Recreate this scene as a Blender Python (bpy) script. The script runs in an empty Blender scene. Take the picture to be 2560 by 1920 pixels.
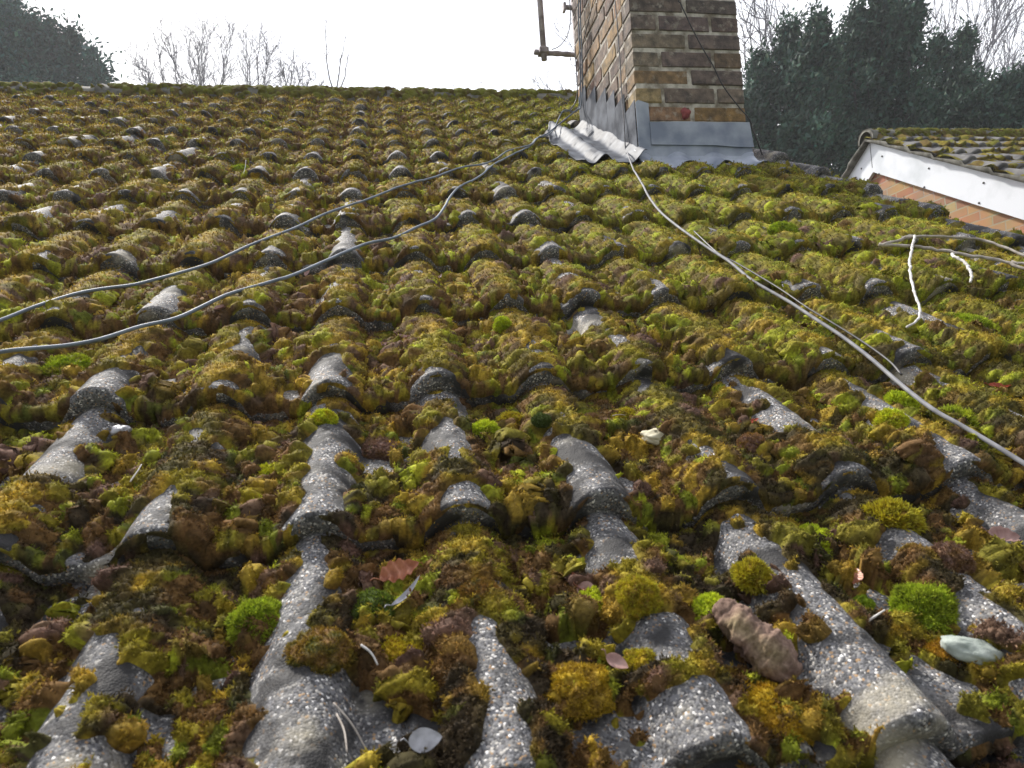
import bpy, math, random
import numpy as np
from mathutils import Matrix, Vector, noise as mnoise

# ------------------------------------------------------------------ camera, sky, sun, exposure
scene = bpy.context.scene
COL = scene.collection
TH = math.radians(31)                      # pitch of the roofs
CT, ST = math.cos(TH), math.sin(TH)
CAM = np.array([-0.072, -4.4284, -2.0938])
RC = np.array([[0.9843, -0.164, -0.0647], [0.1675, 0.9845, 0.0527], [0.055, -0.0627, 0.9965]])
cd = bpy.data.cameras.new("camera")
cam = bpy.data.objects.new("camera", cd)
COL.objects.link(cam)
r_, f_, u_ = Vector(RC[0]), Vector(RC[1]), Vector(RC[2])
f_.normalize(); r_ = (r_ - f_ * r_.dot(f_)).normalized(); u_ = r_.cross(f_)
cam.matrix_world = Matrix(((r_.x, u_.x, -f_.x, CAM[0]), (r_.y, u_.y, -f_.y, CAM[1]), (r_.z, u_.z, -f_.z, CAM[2]), (0, 0, 0, 1)))
cd.sensor_width = 36; cd.lens = 704.27 / 1024 * 36
cd.clip_start = 0.02; cd.clip_end = 900
cd.dof.use_dof = True; cd.dof.focus_distance = 2.3; cd.dof.aperture_fstop = 13
scene.camera = cam

SUN_EL, SUN_AZ = math.radians(47), math.radians(-30)       # azimuth clockwise from +Y (up the roof)
world = bpy.data.worlds.new("World"); scene.world = world; world.use_nodes = True
nt = world.node_tree; nt.nodes.clear()
wo = nt.nodes.new("ShaderNodeOutputWorld"); bg = nt.nodes.new("ShaderNodeBackground")
sky = nt.nodes.new("ShaderNodeTexSky"); sky.sky_type = 'NISHITA'; sky.sun_disc = False
sky.sun_elevation = SUN_EL; sky.sun_rotation = SUN_AZ; sky.air_density = 1.5; sky.dust_density = 4
tc = nt.nodes.new("ShaderNodeTexCoord"); mp = nt.nodes.new("ShaderNodeMapping"); mp.inputs['Scale'].default_value = (1, 1, 2.5)
nz = nt.nodes.new("ShaderNodeTexNoise"); nz.inputs['Scale'].default_value = 1.6; nz.inputs['Detail'].default_value = 4
cr = nt.nodes.new("ShaderNodeValToRGB")
cr.color_ramp.elements[0].position = .3; cr.color_ramp.elements[0].color = (8.0, 8.3, 9.4, 1)
cr.color_ramp.elements[1].position = .7; cr.color_ramp.elements[1].color = (10.5, 10.5, 10.7, 1)
mx = nt.nodes.new("ShaderNodeMix"); mx.data_type = 'RGBA'; mx.inputs[0].default_value = .88
nt.links.new(tc.outputs['Generated'], mp.inputs[0]); nt.links.new(mp.outputs[0], nz.inputs['Vector'])
nt.links.new(nz.outputs['Fac'], cr.inputs[0]); nt.links.new(sky.outputs[0], mx.inputs[6]); nt.links.new(cr.outputs[0], mx.inputs[7])
dn = nt.nodes.new("ShaderNodeVectorMath"); dn.operation = 'DOT_PRODUCT'; dn.inputs[1].default_value = (math.sin(SUN_AZ * .4) * .9, math.cos(SUN_AZ * .4) * .9, .43)
mr = nt.nodes.new("ShaderNodeMapRange"); mr.inputs[1].default_value = -.5; mr.inputs[2].default_value = .8; mr.inputs[3].default_value = .38; mr.inputs[4].default_value = 1.15
ml = nt.nodes.new("ShaderNodeMix"); ml.data_type = 'RGBA'; ml.blend_type = 'MULTIPLY'; ml.inputs[0].default_value = 1
nt.links.new(tc.outputs['Generated'], dn.inputs[0]); nt.links.new(dn.outputs['Value'], mr.inputs[0])
nt.links.new(mx.outputs[2], ml.inputs[6]); nt.links.new(mr.outputs[0], ml.inputs[7])
nt.links.new(ml.outputs[2], bg.inputs[0]); nt.links.new(bg.outputs[0], wo.inputs[0])
bg.inputs['Strength'].default_value = 0.11

sl = bpy.data.lights.new("sun", 'SUN'); sl.energy = 4.4; sl.angle = math.radians(4); sl.color = (1, .95, .87)
sun = bpy.data.objects.new("sun", sl); COL.objects.link(sun)
sv = Vector((math.sin(SUN_AZ) * math.cos(SUN_EL), math.cos(SUN_AZ) * math.cos(SUN_EL), math.sin(SUN_EL)))
sun.rotation_euler = sv.to_track_quat('Z', 'Y').to_euler(); sun.location = (0, 0, 20)
scene.view_settings.view_transform = 'Standard'; scene.view_settings.look = 'None'
scene.view_settings.gamma = 1; scene.view_settings.exposure = 0.53

# ------------------------------------------------------------------ helpers
def tag(o, label=None, cat=None, group=None, kind=None):
    if label: o['label'] = label
    if cat: o['category'] = cat
    if group: o['group'] = group
    if kind: o['kind'] = kind
    return o

def empty(name, loc=(0, 0, 0)):
    o = bpy.data.objects.new(name, None); COL.objects.link(o); o.location = loc
    o.empty_display_size = .05
    return o

def mesh(name, V, F, mat, parent=None, col=None, smooth=True):
    """V (n,3) world coordinates, F list of int arrays (m,3) or (m,4)."""
    V = np.asarray(V, dtype=np.float32).reshape(-1, 3)
    F = [np.asarray(f, dtype=np.int32) for f in (F if isinstance(F, list) else [F]) if len(f)]
    off = np.array(parent.location, dtype=np.float32) if parent is not None and parent.type == 'EMPTY' else None
    if parent is not None and parent.type != 'EMPTY' and parent.parent is not None:
        off = np.array(parent.parent.location, dtype=np.float32)
    if off is not None: V = V - off
    me = bpy.data.meshes.new(name)
    me.vertices.add(len(V)); me.vertices.foreach_set("co", V.ravel())
    loops = np.concatenate([f.ravel() for f in F])
    tot = np.concatenate([np.full(len(f), f.shape[1], np.int32) for f in F])
    start = np.concatenate([[0], np.cumsum(tot)[:-1]]).astype(np.int32)
    me.loops.add(len(loops)); me.loops.foreach_set("vertex_index", loops)
    me.polygons.add(len(tot)); me.polygons.foreach_set("loop_start", start); me.polygons.foreach_set("loop_total", tot)
    me.update(calc_edges=True); me.validate()
    if len(me.polygons): me.polygons.foreach_set("use_smooth", np.full(len(me.polygons), smooth))
    if col is not None:
        a = me.color_attributes.new("Col", 'FLOAT_COLOR', 'POINT')
        c = np.ones((len(V), 4), np.float32); c[:, :3] = col; a.data.foreach_set("color", c.ravel())
    me.materials.append(mat)
    o = bpy.data.objects.new(name, me); COL.objects.link(o)
    if parent is not None: o.parent = parent
    return o

def R2W(u, w, n):
    """roof coordinates (along ridge, up the slope, off the slope) to world"""
    u, w, n = np.broadcast_arrays(u, w, n)
    return np.stack([u, w * CT - n * ST, w * ST + n * CT], -1)

def grid_faces(nr, nc, flip=False):
    i = np.arange(nr - 1)[:, None] * nc + np.arange(nc - 1)[None]
    f = np.stack([i, i + 1, i + nc + 1, i + nc], -1).reshape(-1, 4)
    return f[:, ::-1] if flip else f

def h2(ix, iy, s):
    ix = np.asarray(ix, dtype=np.int64).astype(np.uint32); iy = np.asarray(iy, dtype=np.int64).astype(np.uint32)
    x = ix * np.uint32(374761393) + iy * np.uint32(668265263) + np.uint32((s * 974634777) & 0xffffffff)
    x = (x ^ (x >> np.uint32(13))) * np.uint32(1274126177)
    x = (x ^ (x >> np.uint32(16))) * np.uint32(2246822519)
    x = x ^ (x >> np.uint32(15))
    return (x & np.uint32(0xffffff)).astype(np.float32) / np.float32(0x1000000)

def vn(x, y, s=0):
    ix = np.floor(x); iy = np.floor(y); fx = x - ix; fy = y - iy
    fx = fx * fx * (3 - 2 * fx); fy = fy * fy * (3 - 2 * fy)
    a = h2(ix, iy, s); b = h2(ix + 1, iy, s); c = h2(ix, iy + 1, s); d = h2(ix + 1, iy + 1, s)
    return (a * (1 - fx) + b * fx) * (1 - fy) + (c * (1 - fx) + d * fx) * fy

def fbm(x, y, s=0, o=3):
    t = 0; a = .5; n = 0
    for k in range(o):
        t = t + a * vn(x, y, s + k); n += a; a *= .5; x = x * 2.03 + 7.1; y = y * 2.03 + 3.3
    return t / n

def wor(x, y, cell, s, r0=.45, r1=.85, pres=1.0):
    """max of randomly sized domes; returns height 0..~1 and a hash per dome"""
    X = x / cell; Y = y / cell; ix = np.floor(X); iy = np.floor(Y)
    best = np.zeros_like(X); bid = np.zeros_like(X)
    for a in (-1, 0, 1):
        for b in (-1, 0, 1):
            cx = ix + a; cy = iy + b
            px = cx + h2(cx, cy, s); py = cy + h2(cx, cy, s + 11); q = h2(cx, cy, s + 23)
            r = r0 + (r1 - r0) * q
            d = ((X - px) ** 2 + (Y - py) ** 2) / (r * r)
            hgt = r * np.sqrt(np.maximum(0, 1 - d)) / r1
            if pres < 1: hgt = hgt * (h2(cx, cy, s + 37) < pres)
            m = hgt > best
            best = np.where(m, hgt, best); bid = np.where(m, h2(cx, cy, s + 51), bid)
    return best, bid

def sst(a, b, x):
    t = np.clip((x - a) / (b - a), 0, 1); return t * t * (3 - 2 * t)

# ------------------------------------------------------------------ materials
def new_mat(name):
    m = bpy.data.materials.new(name); m.use_nodes = True; n = m.node_tree; n.nodes.clear()
    out = n.nodes.new("ShaderNodeOutputMaterial"); b = n.nodes.new("ShaderNodeBsdfPrincipled")
    n.links.new(b.outputs[0], out.inputs[0])
    return m, n, b, out

def N(n, t, **kw):
    x = n.nodes.new(t)
    for k, v in kw.items(): setattr(x, k, v)
    return x

def noise_mat(name, c1, c2, scale, rough=.8, bump=.0, bscale=None, vcol=False, metal=0, detail=5, transl=0, spec=.3, bdist=.002, p0=.35, p1=.65):
    m, n, b, out = new_mat(name)
    tcn = N(n, "ShaderNodeTexCoord"); z = N(n, "ShaderNodeTexNoise"); z.inputs['Scale'].default_value = scale; z.inputs['Detail'].default_value = detail
    n.links.new(tcn.outputs['Object'], z.inputs['Vector'])
    r = N(n, "ShaderNodeValToRGB"); r.color_ramp.elements[0].position = p0; r.color_ramp.elements[1].position = p1
    r.color_ramp.elements[0].color = (*c1, 1); r.color_ramp.elements[1].color = (*c2, 1)
    n.links.new(z.outputs['Fac'], r.inputs[0]); src = r.outputs[0]
    if vcol:
        a = N(n, "ShaderNodeVertexColor", layer_name="Col"); mm = N(n, "ShaderNodeMix", data_type='RGBA', blend_type='MULTIPLY'); mm.inputs[0].default_value = 1
        n.links.new(a.outputs[0], mm.inputs[6]); n.links.new(src, mm.inputs[7]); src = mm.outputs[2]
    n.links.new(src, b.inputs['Base Color']); b.inputs['Roughness'].default_value = rough; b.inputs['Metallic'].default_value = metal
    b.inputs['Specular IOR Level'].default_value = spec
    if bump:
        z2 = N(n, "ShaderNodeTexNoise"); z2.inputs['Scale'].default_value = bscale or scale * 3; z2.inputs['Detail'].default_value = 4
        n.links.new(tcn.outputs['Object'], z2.inputs['Vector'])
        bp = N(n, "ShaderNodeBump"); bp.inputs['Strength'].default_value = bump; bp.inputs['Distance'].default_value = bdist
        n.links.new(z2.outputs['Fac'], bp.inputs['Height']); n.links.new(bp.outputs[0], b.inputs['Normal'])
    if transl:
        t = N(n, "ShaderNodeBsdfTranslucent"); ms = N(n, "ShaderNodeMixShader"); ms.inputs[0].default_value = transl
        n.links.new(src, t.inputs[0]); n.links.new(b.outputs[0], ms.inputs[1]); n.links.new(t.outputs[0], ms.inputs[2]); n.links.new(ms.outputs[0], out.inputs[0])
    return m

def tile_mat(name, scale=470):
    m, n, b, out = new_mat(name)
    t = N(n, "ShaderNodeTexCoord"); co = t.outputs['Object']
    v = N(n, "ShaderNodeTexVoronoi"); v.inputs['Scale'].default_value = scale; n.links.new(co, v.inputs['Vector'])
    sp = N(n, "ShaderNodeSeparateColor"); n.links.new(v.outputs['Color'], sp.inputs[0])
    r = N(n, "ShaderNodeValToRGB"); e = r.color_ramp.elements; r.color_ramp.interpolation = 'CONSTANT'
    e[0].position = 0; e[0].color = (.10, .10, .105, 1); e[1].position = .3; e[1].color = (.17, .17, .18, 1)
    for p, c in ((.55, (.06, .058, .06)), (.68, (.22, .215, .21)), (.80, (.44, .42, .39)), (.88, (.34, .22, .12)), (.92, (.20, .19, .19)), (.97, (.80, .78, .76))):
        x = e.new(p); x.color = (*c, 1)
    n.links.new(sp.outputs[0], r.inputs[0])
    # weathered cement film over part of the aggregate, black algae, pale lichen
    def ns(sc, lo, hi, det=4, off=0):
        mpn = N(n, "ShaderNodeMapping"); mpn.inputs['Location'].default_value = (off, off * 2, off)
        z = N(n, "ShaderNodeTexNoise"); z.inputs['Scale'].default_value = sc; z.inputs['Detail'].default_value = det
        n.links.new(co, mpn.inputs[0]); n.links.new(mpn.outputs[0], z.inputs['Vector'])
        mr = N(n, "ShaderNodeMapRange"); mr.inputs[1].default_value = lo; mr.inputs[2].default_value = hi
        n.links.new(z.outputs['Fac'], mr.inputs[0]); return mr.outputs[0]
    def mix(f, a, bcol):
        k = N(n, "ShaderNodeMix", data_type='RGBA'); n.links.new(f, k.inputs[0]); n.links.new(a, k.inputs[6])
        k.inputs[7].default_value = (*bcol, 1); return k.outputs[2]
    c = mix(ns(38, .54, .74, 6), r.outputs[0], (.13, .127, .125))
    c = mix(ns(11, .57, .74, 9, 3), c, (.42, .38, .29))
    c = mix(ns(17, .47, .60, 8, 7), c, (.035, .034, .035))
    n.links.new(c, b.inputs['Base Color']); b.inputs['Roughness'].default_value = .72; b.inputs['Specular IOR Level'].default_value = .22
    bp = N(n, "ShaderNodeBump"); bp.inputs['Strength'].default_value = .6; bp.inputs['Distance'].default_value = .0011; bp.invert = True
    n.links.new(v.outputs['Distance'], bp.inputs['Height']); n.links.new(bp.outputs[0], b.inputs['Normal'])
    return m

M_TILE = tile_mat("aggregate_concrete_tile")
M_TILE2 = noise_mat("old_concrete_tile", (.07, .068, .07), (.17, .165, .16), 9, .8, .5, 120)
M_MOSS = noise_mat("moss", (.72, .68, .66), (1.25, 1.25, 1.2), 260, .85, .5, 700, vcol=True, transl=.22, bdist=.0015, spec=.15)
M_MOSSF = noise_mat("moss_far", (.75, .7, .7), (1.2, 1.2, 1.2), 40, .9, .5, 90, vcol=True, transl=.15, bdist=.006, spec=.1)
M_BRICK = noise_mat("stock_brick", (.70, .70, .72), (1.75, 1.62, 1.50), 30, .85, .7, 160, vcol=True, bdist=.003, detail=7)
def bloom(m):
    n = m.node_tree; b = next(x for x in n.nodes if x.type == 'BSDF_PRINCIPLED'); src = b.inputs['Base Color'].links[0].from_socket
    t = next(x for x in n.nodes if x.type == 'TEX_COORD')
    for sc, lo, hi, c, off in ((26, .56, .66, (.44, .40, .34), 4), (7, .50, .68, (.055, .048, .045), 9)):
        mpn = N(n, "ShaderNodeMapping"); mpn.inputs['Location'].default_value = (off, off, off); n.links.new(t.outputs['Object'], mpn.inputs[0])
        z = N(n, "ShaderNodeTexNoise"); z.inputs['Scale'].default_value = sc; z.inputs['Detail'].default_value = 9; z.inputs['Roughness'].default_value = .62; n.links.new(mpn.outputs[0], z.inputs['Vector'])
        r = N(n, "ShaderNodeMapRange"); r.inputs[1].default_value = lo; r.inputs[2].default_value = hi; r.inputs[4].default_value = .6; n.links.new(z.outputs['Fac'], r.inputs[0])
        k = N(n, "ShaderNodeMix", data_type='RGBA'); n.links.new(r.outputs[0], k.inputs[0]); n.links.new(src, k.inputs[6]); k.inputs[7].default_value = (*c, 1); src = k.outputs[2]
    n.links.new(src, b.inputs['Base Color'])
bloom(M_BRICK)
M_MORTAR = noise_mat("lime_mortar", (.20, .17, .13), (.62, .58, .52), 24, .95, .8, 150, bdist=.003, detail=6)
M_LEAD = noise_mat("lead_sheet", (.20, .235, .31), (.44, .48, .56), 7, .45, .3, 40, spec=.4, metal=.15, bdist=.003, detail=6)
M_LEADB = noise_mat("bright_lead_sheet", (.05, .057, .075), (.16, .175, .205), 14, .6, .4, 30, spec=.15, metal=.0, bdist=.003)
M_CABLEG = noise_mat("grey_blue_cable", (.12, .15, .20), (.19, .23, .29), 25, .55, .1, 300, spec=.3, bdist=.0005)
M_CABLEW = noise_mat("pale_cable", (.15, .15, .165), (.26, .26, .275), 40, .6, .15, 300, spec=.25, bdist=.0005)
M_CABLED = noise_mat("dark_cable", (.03, .03, .032), (.07, .065, .07), 60, .45, spec=.4)
M_STEEL = noise_mat("rusty_steel", (.27, .24, .25), (.50, .46, .47), 30, .6, .4, 120, metal=.3, bdist=.002)
M_BARK = noise_mat("bark", (.035, .033, .037), (.085, .078, .08), 8, .9, .6, 40)
M_TWIG = noise_mat("far_twigs", (.12, .12, .15), (.24, .23, .26), 3, .9)
M_DEAD = noise_mat("dead_stem", (.26, .23, .20), (.46, .42, .38), 60, .8, .5, 200, bdist=.001)
M_DEADW = noise_mat("bleached_stem", (.42, .40, .38), (.72, .70, .68), 90, .75, .5, 200, bdist=.001)
M_FOL = noise_mat("evergreen_leaf", (.75, .8, .8), (1.2, 1.15, 1.1), 3, .75, vcol=True, transl=.08, spec=.2)
M_FASC = noise_mat("white_board", (.55, .585, .62), (.72, .75, .80), 3.0, .35, .1, 4, spec=.4, detail=6, p0=.3, p1=.5)
M_SCREW = noise_mat("screw_cap", (.02, .02, .02), (.05, .05, .05), 50, .5)
M_LAWN = noise_mat("lawn", (.03, .05, .012), (.07, .10, .03), 1.5, .95, .5, 30, bdist=.02)
M_POT = noise_mat("clay_pot", (.30, .12, .06), (.42, .2, .11), 14, .8, .3, 60)
M_LEAFB = noise_mat("brown_leaf", (.32, .10, .045), (.55, .24, .14), 90, .42, .5, 300, spec=.5, transl=.15, bdist=.0006)
M_LEAFP = noise_mat("pinkish_leaf", (.30, .17, .15), (.46, .30, .27), 110, .45, .5, 300, transl=.2, bdist=.0006)
M_LEAFG = noise_mat("grey_leaf", (.24, .24, .26), (.42, .42, .46), 110, .4, .5, 300, spec=.5, bdist=.0006)
M_LEAFR = noise_mat("red_leaf", (.26, .03, .015), (.40, .08, .03), 110, .5, transl=.2)
M_STONE = noise_mat("cream_stone", (.42, .38, .26), (.62, .58, .44), 60, .7, .6, 250, bdist=.001)
M_STONE2 = noise_mat("pale_green_stone", (.24, .28, .25), (.42, .46, .42), 60, .6, .6, 250, bdist=.001)

# ------------------------------------------------------------------ our roof: shape of tiles and moss
P = .165; G = .3256; S = .032; HR = .036; H0 = S + HR
VERGE = 1.65 + .038; RIDGE = .33

def prof(u):
    rel = np.abs((u / P + .5) % 1 - .5) * P
    x = np.clip(rel / .047, 0, 1)
    return HR * (1 - x * x) ** 1.15 * (1 + .25 * x * x), np.clip(1 - rel / .05, 0, 1)

def tile_z(u, k, t):
    ti = np.floor((u + P * .5 + (k % 2) * P) / (2 * P))
    jz = (h2(ti, k, 5) - .5) * .006
    pr, _ = prof(u)
    edge = np.abs(((u + P * .5 + (k % 2) * P) / (2 * P)) % 1 - .0) * 2 * P
    groove = -.006 * np.exp(-((edge - .006) / .003) ** 2)
    return -H0 + S * (1 - t / G) + pr + jz * (1 - .7 * t / G) + groove + (fbm(u / .012, (t + k) / .012, 3, 2) - .5) * .0030

def jw(u, k):
    ti = np.floor((u + P * .5 + (k % 2) * P) / (2 * P))
    return (h2(ti, k, 9) - .5) * .014 + (vn(u / .03, k * 7.7 + 0 * u, 4) - .5) * .004

def lead_zone(u, w):
    a = sst(.69, .715, u) * (1 - sst(-1.12, -1.08, w)) * sst(-2.06, -2.03, w)
    b = sst(.95, .97, u) * (1 - sst(1.50, 1.52, u)) * sst(-2.12, -2.09, w) * (1 - sst(-.9, -.85, w))
    return np.maximum(a, b)

def moss(u, w, far=0.):
    """height of the moss above the tile and its colour"""
    _, cr_ = prof(u)
    wu = u + (vn(u / .02, w / .02, 61) - .5) * .012; ww = w + (vn(u / .02, w / .02, 62) - .5) * .012
    c = .58 * fbm(u / .10, w / .14, 70, 3) + .42 * fbm(u / .028, w / .035, 75, 2)
    tn = (w / G) % 1.0                       # 0 at a nose, 1 at the nose above
    nose = np.exp(-(tn / .10) ** 2)
    mid = sst(-4.25, -3.6, w)                # the middle of the slope is more overgrown
    green = sst(.0, .9, u + .25 * (fbm(u / .4, w / .4, 90, 2) - .5)) * sst(-4.6, -3.2, w)
    c = c - .12 * sst(1.56, 1.62, u)
    c = c + .115 * (1 - cr_) - (.048 - .033 * mid) * cr_ + (.07 + .26 * cr_) * (fbm(u / .040, w / .048, 78, 3) - .5) - .10 * nose * cr_ + .07 * green + .05 * mid
    c = c - .035 * sst(-3.0, -.3, w) * cr_ * (1 - .7 * green) - .02 * sst(-.1, -1.0, u) * mid * cr_ - .14 * nose * cr_ - .22 * sst(1.50, 1.60, u) * cr_ - .06 * sst(1.2, 1.45, u) * cr_
    c = c - .045 * (1 - green) + .045 * sst(-.1, -.6, u) * sst(-4.2, -3.6, w)
    c = c - 1.5 * lead_zone(u, w)
    m = sst(.445, .50, c)
    b, bi = wor(wu, ww, .040, 100, .32, .66)
    b2, bi2 = wor(wu, ww, .019, 130, .32, .64)
    b3, bi3 = wor(u, w, .0080, 160, .42, .72)
    b4, _ = wor(u, w, .0036, 190, .45, .75)
    pan = 1 - cr_
    lump_ = sst(.42, .62, fbm(u / .09, w / .09, 77, 2))       # places where the cushions stand up as separate lumps
    edge_ = sst(0, .12, tn)
    b5, bi5 = wor(wu + .01, ww + .02, .046, 210, .20, .46, .36)           # loose separate cushions
    b6, bi6 = wor(wu, ww, .024, 240, .22, .46, .26)
    loose = np.maximum(.016 * b5 ** .8, .010 * b6 ** .8) * (.15 + .85 * pan) * (.45 + .55 * edge_) * (1 - .55 * sst(-3.2, -1.8, w))
    lid = np.where(.016 * b5 ** .8 > .010 * b6 ** .8, bi5, bi6); lm = sst(.0015, .004, loose)
    H = .0015 + .0025 * sst(.5, .62, c) + (.0015 + pan * (.005 + .012 * lump_)) * b + (.0022 + pan * (.004 + .005 * lump_)) * b2 + .0036 * b3 + .0016 * b4
    H = H * (.55 + .45 * edge_)
    H = H + loose * (.8 + .3 * b3)
    H = H * (1 - .7 * sst(.84, .97, tn))
    m = np.maximum(m, lm * sst(.36, .40, c) * sst(.15, .4, pan))
    M = m * H - (1 - m) * .004
    # colour: crest moss is fine golden brown, pans are a mixture
    n = u.shape
    gold = np.array([.345, .235, .032]); olive = np.array([.225, .20, .022]); brown = np.array([.135, .075, .030])
    lime = np.array([.38, .42, .030]); plum = np.array([.150, .090, .070]); green_ = np.array([.17, .215, .020]); black = np.array([.032, .028, .020])
    C = np.empty(n + (3,), np.float32)
    k1 = (.35 * fbm(u / .15, w / .15, 80, 2) + .65 * bi2)
    C[:] = gold
    def put(mask, colr, f=1.0):
        f = (mask * f)[..., None]; C[:] = C * (1 - f) + colr * f
    put(sst(.40, .62, fbm(u / .05, w / .05, 83, 3)), olive, .85)
    put((k1 > .55) * (.35 + .65 * pan), olive, .75)
    put((bi2 < .20) * sst(.1, .5, pan), brown, .95)
    put(((bi2 > .28) & (bi2 < .36 + .05 * green)) * sst(.15, .5, pan), plum, .9)
    put(((bi2 > .80 - .20 * green) & (bi2 < .93)) * sst(.1, .6, pan + .4 * green), green_, .8)
    put(((bi2 > .90 - .09 * green) * (bi > .25)) * sst(.1, .5, pan + .35 * green), lime, .85)
    put(sst(.62, .75, fbm(u / .03, w / .03, 88, 3)) * (1 - .6 * green), brown, .6)
    put(sst(.49, .60, fbm(u / .035, w / .030, 95, 4)) * (1 - .65 * mid), black, .85)
    put(green * .38, np.array([.21, .26, .024]), .8)
    put(lm * (lid > .86 - .18 * green), lime * .9, .72)
    put(lm * ((lid > .60 - .1 * green) & (lid <= .86 - .18 * green)), np.array([.26, .24, .032]), .7)
    put(lm * ((lid > .36) & (lid <= .60 - .1 * green)), gold, .7)
    put(lm * ((lid > .12) & (lid <= .36)), brown * 1.15, .75)
    put(lm * (lid <= .12), plum, .95)
    C *= 1.18 * (.64 + .62 * bi3 + .25 * (h2(np.floor(u / .003), np.floor(w / .003), 7) - .5))[..., None]
    f = (.30 * (h2(np.floor(u / .0075), np.floor(w / .0075), 8) < .16))[..., None]; C[:] = C * (1 - f) + black * f
    return M, C, m

def roof_rows(kmin, kmax, spacing):
    R = []
    for k in range(kmax, kmin - 1, -1):
        R += [(k, .004, 1.), (k, .0, .80), (k, -.0015, .45), (k, .001, .15), (k, .005, .0)]
        t = .005
        while True:
            t += spacing(-k * G + t)
            if t > G - .004: break
            R.append((k, t, 0.))
        R.append((k, G, 0.))
    return R

def grid(R, uL, uR, nc):
    k = np.array([r[0] for r in R])[:, None]; t = np.array([r[1] for r in R])[:, None]; dr = np.array([r[2] for r in R])[:, None]
    w0 = -k * G + t
    s = np.linspace(0, 1, nc)[None]
    U = uL(w0) * (1 - s) + uR(w0) * s
    K = np.broadcast_to(k, U.shape); T = np.broadcast_to(t, U.shape); D = np.broadcast_to(dr, U.shape)
    W = -K * G + T + jw(U, K) * (1 - T / G) + jw(U, K - 1) * (T / G)
    Z = tile_z(U, K, T); Zl = tile_z(U, K + 1, np.full_like(U, G))
    Z = Z * (1 - D) + Zl * D
    return U, W, Z, D

def normals(A):
    du = np.gradient(A, axis=1); dv = np.gradient(A, axis=0)
    n = np.cross(du, dv); n /= np.linalg.norm(n, axis=-1, keepdims=True) + 1e-12
    return n

UL = lambda w: -.30 - .47 * (w + 4.874)
URr = lambda w: np.minimum(.22 + 1.0 * (w + 4.874), VERGE)
def sp_fine(w):
    d = max(w + 4.874, .12)
    return min(.012, max(.0011, (d * d + .236) / .486 * math.radians(.088)))

rng = np.random.default_rng(7)
ridge_apex_k = -1
RF = [r for r in roof_rows(-1, 14, sp_fine)]
RF = [r for r in RF if -r[0] * G + r[1] < RIDGE - .01]
def near_rows(spacing):
    R = [(15, t, 0.) for t in np.arange(.02, G, spacing)] + [(15, G, 0.)]
    return [r for r in R]
RF = [r for r in near_rows(.0012) if -15 * G + r[1] > -4.80] + RF

house = empty("brick_house", (0., 0., -5.6))
tag(house, "brick house whose mossy interlocking tiled roof fills the foreground below the chimney", "house")

def tile_zone(R, uL, uR, nc):
    U, W, Z, D = grid(R, uL, uR, nc)
    return np.stack([U, W, Z], -1).reshape(-1, 3), grid_faces(len(R), nc)

Vt = []; Ft = []; base = 0
def add_zone(R, uL, uR, nc):
    global base
    v, f = tile_zone(R, uL, uR, nc); Vt.append(v); Ft.append(f + base); base += len(v)
add_zone(RF, UL, URr, 620)
RCo = [r for r in roof_rows(-1, 18, lambda w: .03) if -r[0] * G + r[1] < RIDGE - .01]
RNear = [r for r in RCo if -r[0] * G + r[1] <= -4.80]
RNear.append((15, -4.80 + 15 * G, 0.)) 
RWing = [r for r in RCo if -r[0] * G + r[1] > -4.80]
add_zone(RNear, lambda w: -9 + 0 * w, lambda w: VERGE + 0 * w, 900)
add_zone(RWing, lambda w: -9 + 0 * w, UL, 560)
RWr = [r for r in RWing if -r[0] * G + r[1] < -3.39]
add_zone(RWr, URr, lambda w: VERGE + 0 * w, 120)
Vr = np.concatenate(Vt)
Vr = R2W(Vr[:, 0], Vr[:, 1], Vr[:, 2])
roof = mesh("roof", Vr, np.concatenate(Ft), M_TILE, house)

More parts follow.
